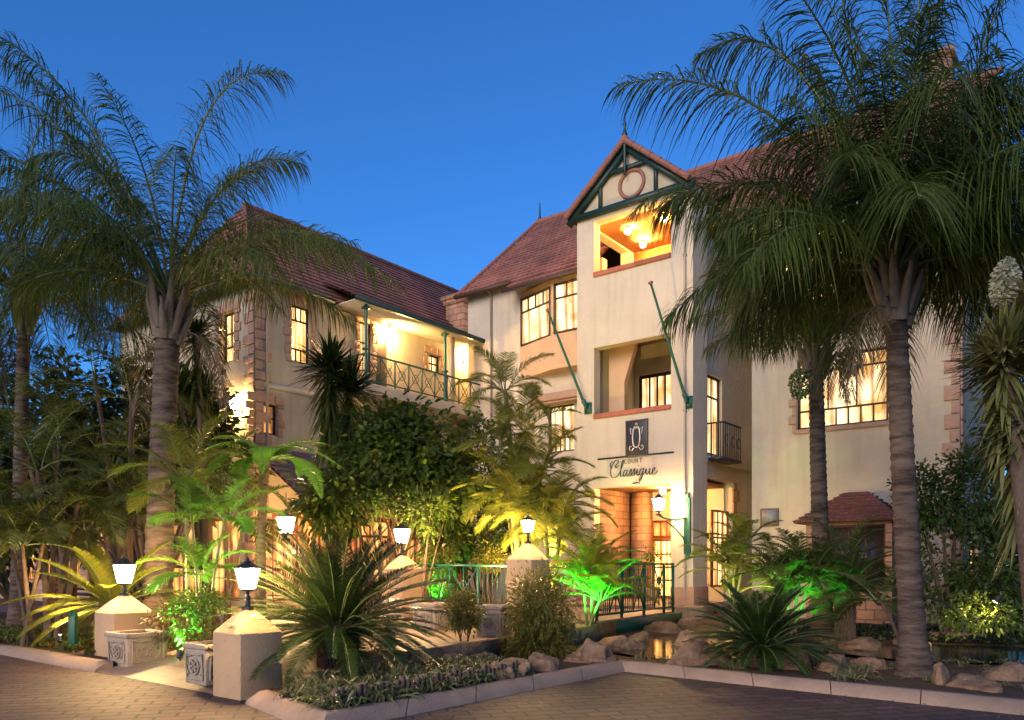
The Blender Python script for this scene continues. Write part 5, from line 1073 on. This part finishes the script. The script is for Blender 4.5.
shrub('planter_shrub', 'rounded yellow shrub behind the green fence by the middle pillar', 'shrub', ground(491, 17.6, .4), [(W(490, 556, 17.4), (.36, .3, .26))], 67, .07, 'bamboo', 900, 'rounded shrubs by the fence')
shrub('planter_shrub', 'rounded yellow shrub behind the rear pillar left of the fence', 'shrub', ground(434, 17.4, .4), [(W(436, 558, 17.2), (.42, .35, .26))], 68, .07, 'bamboo', 1000, 'rounded shrubs by the fence')
shrub('low_shrub', 'vivid green lit ground shrub at the green spotlight on the left', 'shrub', ground(196, 12.4), [(W(196, 602, 12.4), (.42, .35, .17))], 69, .07, 'broadlight', 1000, None, stems=False)
shrub('low_shrub', 'reddish bedding bush behind the left planter box', 'shrub', ground(187, 12.0), [(W(178, 622, 12.1), (.55, .45, .25)), (W(205, 636, 11.9), (.4, .35, .2))], 70, .06, 'redleaf', 1100, None, stems=False)
shrub('lit_shrub', 'green lit shrub behind the fence next to the rear pillar', 'shrub', ground(438, 17.9, .4), [(W(440, 588, 17.9), (.45, .4, .5))], 71, .10, 'broadlight', 800)
shrub('low_shrub', 'yellow lit low shrub by the small spotlight at the right pond', 'shrub', ground(985, 13.3), [(W(985, 615, 13.3), (.75, .5, .30))], 72, .08, 'broadlight', 1200, None, stems=False)
shrub('porch_plant', 'small potted tree beside the lit door in the porch', 'potted plant', tuple(loc2w(-1.2, 1.6, .45)), [(loc2w(-1.2, 1.6, 1.9), (.28, .28, .26))], 73, .07, 'broad', 500, 'potted trees in the porch', sr=.02)
shrub('porch_plant', 'small potted tree by the stone pier in the porch', 'potted plant', tuple(loc2w(-2.3, 1.9, .45)), [(loc2w(-2.3, 1.9, 1.9), (.26, .26, .24))], 74, .07, 'broad', 500, 'potted trees in the porch', sr=.02)
for (x_, y_, lb) in ((-1.2, 1.6, 'white pot of the little tree beside the lit door'), (-2.3, 1.9, 'white pot of the little tree by the stone pier')):
    q = B(); q.lathe([(.15, 0), (.2, .03), (.24, .38), (.26, .42), (.22, .42), (.2, .34)], (0, 0, 0), 18); o = q.build('plant_pot', M['cast'], smooth=False); o.location = tuple(loc2w(x_, y_, .446)); tag(o, lb, 'pot', 'pots in the porch')
# dark planting behind the left palms
shrub('background_tree', 'dark tree mass behind the left queen palm', 'tree', ground(150, 21), [(W(130, 430, 21), (2.0, 1.2, 1.7)), (W(190, 440, 20), (.8, .8, 1.5)), (W(60, 470, 22), (2.0, 1.2, 1.2))], 75, .26, 'hedge', 2800, 'dark trees at the left', sr=.08)
shrub('background_tree', 'dark tree low at the far left behind the pergola', 'tree', ground(20, 23), [(W(20, 440, 23), (3.2, 1.4, 2.7)), (W(-60, 430, 23), (2.6, 1.2, 2.6))], 76, .28, 'hedge', 2800, 'dark trees at the left', sr=.08)
shrub('background_tree', 'dark tree behind the yucca at the right edge', 'tree', ground(1040, 19), [(W(1045, 430, 19), (1.5, 1.2, 3.0))], 77, .24, 'hedge', 1700, None, sr=.08)

shrub('background_tree', 'dark hedge bush below the yucca at the right edge behind the pond', 'shrub', ground(1030, 17), [(W(1020, 560, 17), (1.3, .8, 1.3)), (W(1090, 560, 16), (1.5, .8, 1.8))], 78, .18, 'hedge', 2400)
shrub('background_tree', 'dark bush under the trees at the far left edge', 'shrub', ground(-20, 22), [(W(-10, 530, 22), (2.0, 1., 1.5)), (W(-90, 520, 20), (2.0, 1., 2.))], 79, .22, 'hedge', 1500)
# ground cover
def tufts(name, label, cat, pts, seed, L, n, wd, lf, droop=(.5, 1.1), kind=None, group=None):
    rg_ = np.random.default_rng(seed); b = B()
    for (x, y, z) in pts:
        sc = rg_.uniform(.5, 1.25); D = rg_.normal(size=(n, 3))*.5+(0, 0, 1.0); O = np.array((x, y, z))+rg_.normal(size=(n, 3))*(.04, .04, 0)
        b.strips(O, D, L*sc*rg_.uniform(.6, 1.1, n), wd, rg_.uniform(*droop, n), 3, 0, np.cross(D, rg_.normal(size=(n, 3))), .6)
    o = b.build(name, M[lf]); return tag(o, label, cat, group, kind)
def scatter(poly, n, seed, z=.16):
    rg_ = random.Random(seed); xs = [p[0] for p in poly]; ys = [p[1] for p in poly]; out = []
    while len(out) < n:
        x, y = rg_.uniform(min(xs), max(xs)), rg_.uniform(min(ys), max(ys)); c = False
        for i in range(len(poly)):
            (x1, y1), (x2, y2) = poly[i], poly[i-1]
            if (y1 > y) != (y2 > y) and x < (x2-x1)*(y-y1)/(y2-y1)+x1: c = not c
        if c and inpond(x, y) > 1.25: out.append((x, y, z))
    return out
bedA = [(-2.5, 8.75), (-1.82, 7.85), (-.05, 10.0), (.25, 10.7), (-.4, 11.6), (-1.6, 10.4), (-2.3, 9.9)]
tufts('ground_cover', 'strappy green and cream leaved ground cover filling the front flower bed', 'ground cover', scatter(bedA, 420, 5), 81, .44, 24, .022, 'strap', kind='stuff')
tufts('ground_cover', 'low dark green leaves between the strappy plants of the front bed', 'ground cover', scatter(bedA, 260, 6), 82, .16, 26, .035, 'broad', kind='stuff')
bedL = [tuple(off(KL, .45)[0]), tuple(off(KL, .45)[1]), tuple(off(KL, .45)[2]), (-6.6, 12.6), (-5.3, 13.3), (-4.9, 16), (-10, 18), (-15, 20)]
tufts('ground_cover', 'low leafy ground cover behind the left kerb', 'ground cover', scatter(bedL, 900, 7), 83, .22, 16, .035, 'arecadark', kind='stuff')
tufts('ground_cover', 'red tinged bedding plants behind the left kerb', 'ground cover', scatter(bedL, 160, 8), 84, .20, 22, .04, 'redleaf', kind='stuff')
bedR = [(1.75, 11.95), (5.4, 8.75), (9, 5.6), (12, 9), (11, 16), (6, 16.5), (5, 17), (4.6, 14)]
tufts('ground_cover', 'sparse grasses and small plants between the pond rocks', 'ground cover', scatter(bedR, 420, 9), 85, .22, 13, .016, 'strap', kind='stuff')
tufts('ground_cover', 'dark low leaves at the back of the pond garden', 'ground cover', scatter([(5, 15), (6, 16), (11, 13), (12, 14), (9, 18), (5, 19)], 500, 10), 86, .30, 18, .035, 'hedge', kind='stuff')
for i, (px, py, lb) in enumerate(((735, 668, 'grass tuft left of the dark cycad by the kerb'), (850, 678, 'pale dry grass tuft left of the big palm'), (720, 650, 'tall grass tuft behind the smooth brown rock'))):
    g = G(px, py, .15); tufts('grass_tuft', lb, 'grass', [(g[0]+dx, g[1]+.1, .15) for dx in (-.1, 0, .12)], 90+i, .42, 60, .010, 'strap' if i != 2 else 'arecadark')
# log edging of the front bed
e = thing('log_edging', 'low edging of upright grey logs along the front flower bed', 'edging', (-1.8, 7.9, .1)); b = B(); ln = off(KR, .42)
for a, c in ((ln[2], ln[2]*.42+ln[3]*.58),):
    L = np.linalg.norm(c-a); n = int(L/.075)
    for k in range(n):
        p = a+(c-a)*k/n; b.tube([(*p, .05), (*p, .31+.03*math.sin(k*1.7)+.012*math.sin(k*5.3))], .034, 7)
b.build('logs', M['post'], e, (-1.8, 7.9, .1))
q = B(); p = G(72, 628, .15); q.box(-.06, .06, -.06, .06, 0, .55); q.lathe([(.085, .55), (.07, .6), (.02, .66)], n=8); o = q.build('bollard', M['green'], bevel=.01); o.location = tuple(ground(73, 13.6)); tag(o, 'short green garden post in the bed left of the left gate pillar', 'post')
q = B()
# green and warm garden spots
gardenspot('green spotlight under the small palm on the left', ground(180, 11.75, .25), W(207, 535, 12.9), (.05, 1, .08), 700, 90)
gardenspot('green spotlight beside the bridge railing', W(572, 628, 14.5), W(594, 560, 15.4), (.05, 1, .08), 700, 85)
gardenspot('green spotlight behind the fence by the rear pillar', W(436, 606, 17.3), W(442, 560, 17.9), (.05, 1, .08), 350, 100)
gardenspot('green spotlight behind the dark cycad', W(806, 625, 13.6), W(797, 575, 14.7), (.05, 1, .08), 240, 90)
gardenspot('small warm spotlight low by the right pond', W(998, 599, 13.0), W(975, 625, 13.3), (1, .72, .35), 60, 120, 'lamp')
gardenspot('warm spotlight under the lit palm clump', ground(535, 16.0, .45), W(520, 470, 17), (1, .66, .18), 1700, 100, 'lamp')

gardenspot('warm spotlight in the bed under the dark courtyard tree', ground(392, 15.7, .5), W(395, 470, 17.3), (1, .80, .35), 450, 100, 'lamp')
gardenspot('warm spotlight under the tree fern on the left', ground(250, 13.2, .3), W(225, 480, 14.), (.85, 1, .30), 300, 100, 'lamp')
gardenspot('warm spotlight among the low plants at the far left', ground(60, 13.6, .3), W(70, 470, 15.4), (1, .66, .25), 260, 100, 'lamp')
gardenspot('warm spotlight under the palms before the low bay', ground(742, 14.2, .3), W(748, 550, 16), (1, .75, .30), 200, 100, 'lamp')
# fallen leaves on the paving and in the gutter
rg5 = np.random.default_rng(77); pts = []
for a, c in zip(KR[2:5], KR[3:6]):
    a, c = np.array(a), np.array(c); e = (c-a)/np.linalg.norm(c-a); n = np.array((e[1], -e[0]))
    for _ in range(70): q = a+e*rg5.uniform(0, np.linalg.norm(c-a))+n*abs(rg5.normal(0, .25)+.06); pts.append((*q, .016))
for a, c in zip(KL[:3], KL[1:4]):
    a, c = np.array(a), np.array(c); e = (c-a)/np.linalg.norm(c-a); n = np.array((e[1], -e[0]))
    for _ in range(30): q = a+e*rg5.uniform(0, np.linalg.norm(c-a))+n*abs(rg5.normal(0, .3)+.05); pts.append((*q, .016))
for _ in range(110): pts.append((rg5.uniform(-7, 6), rg5.uniform(7.2, 11), .016))
b = B(); O = np.array(pts); n_ = len(O); D = rg5.normal(size=(n_, 3))*(1, 1, .12); b.strips(O, D, rg5.uniform(.03, .09, n_), .018, 0, 2, 0, np.cross(D, (0, 0, 1.)), .5); tag(b.build('leaf_litter', M['dead']), 'scattered dry leaves lying on the brick paving', 'leaves', None, 'stuff')
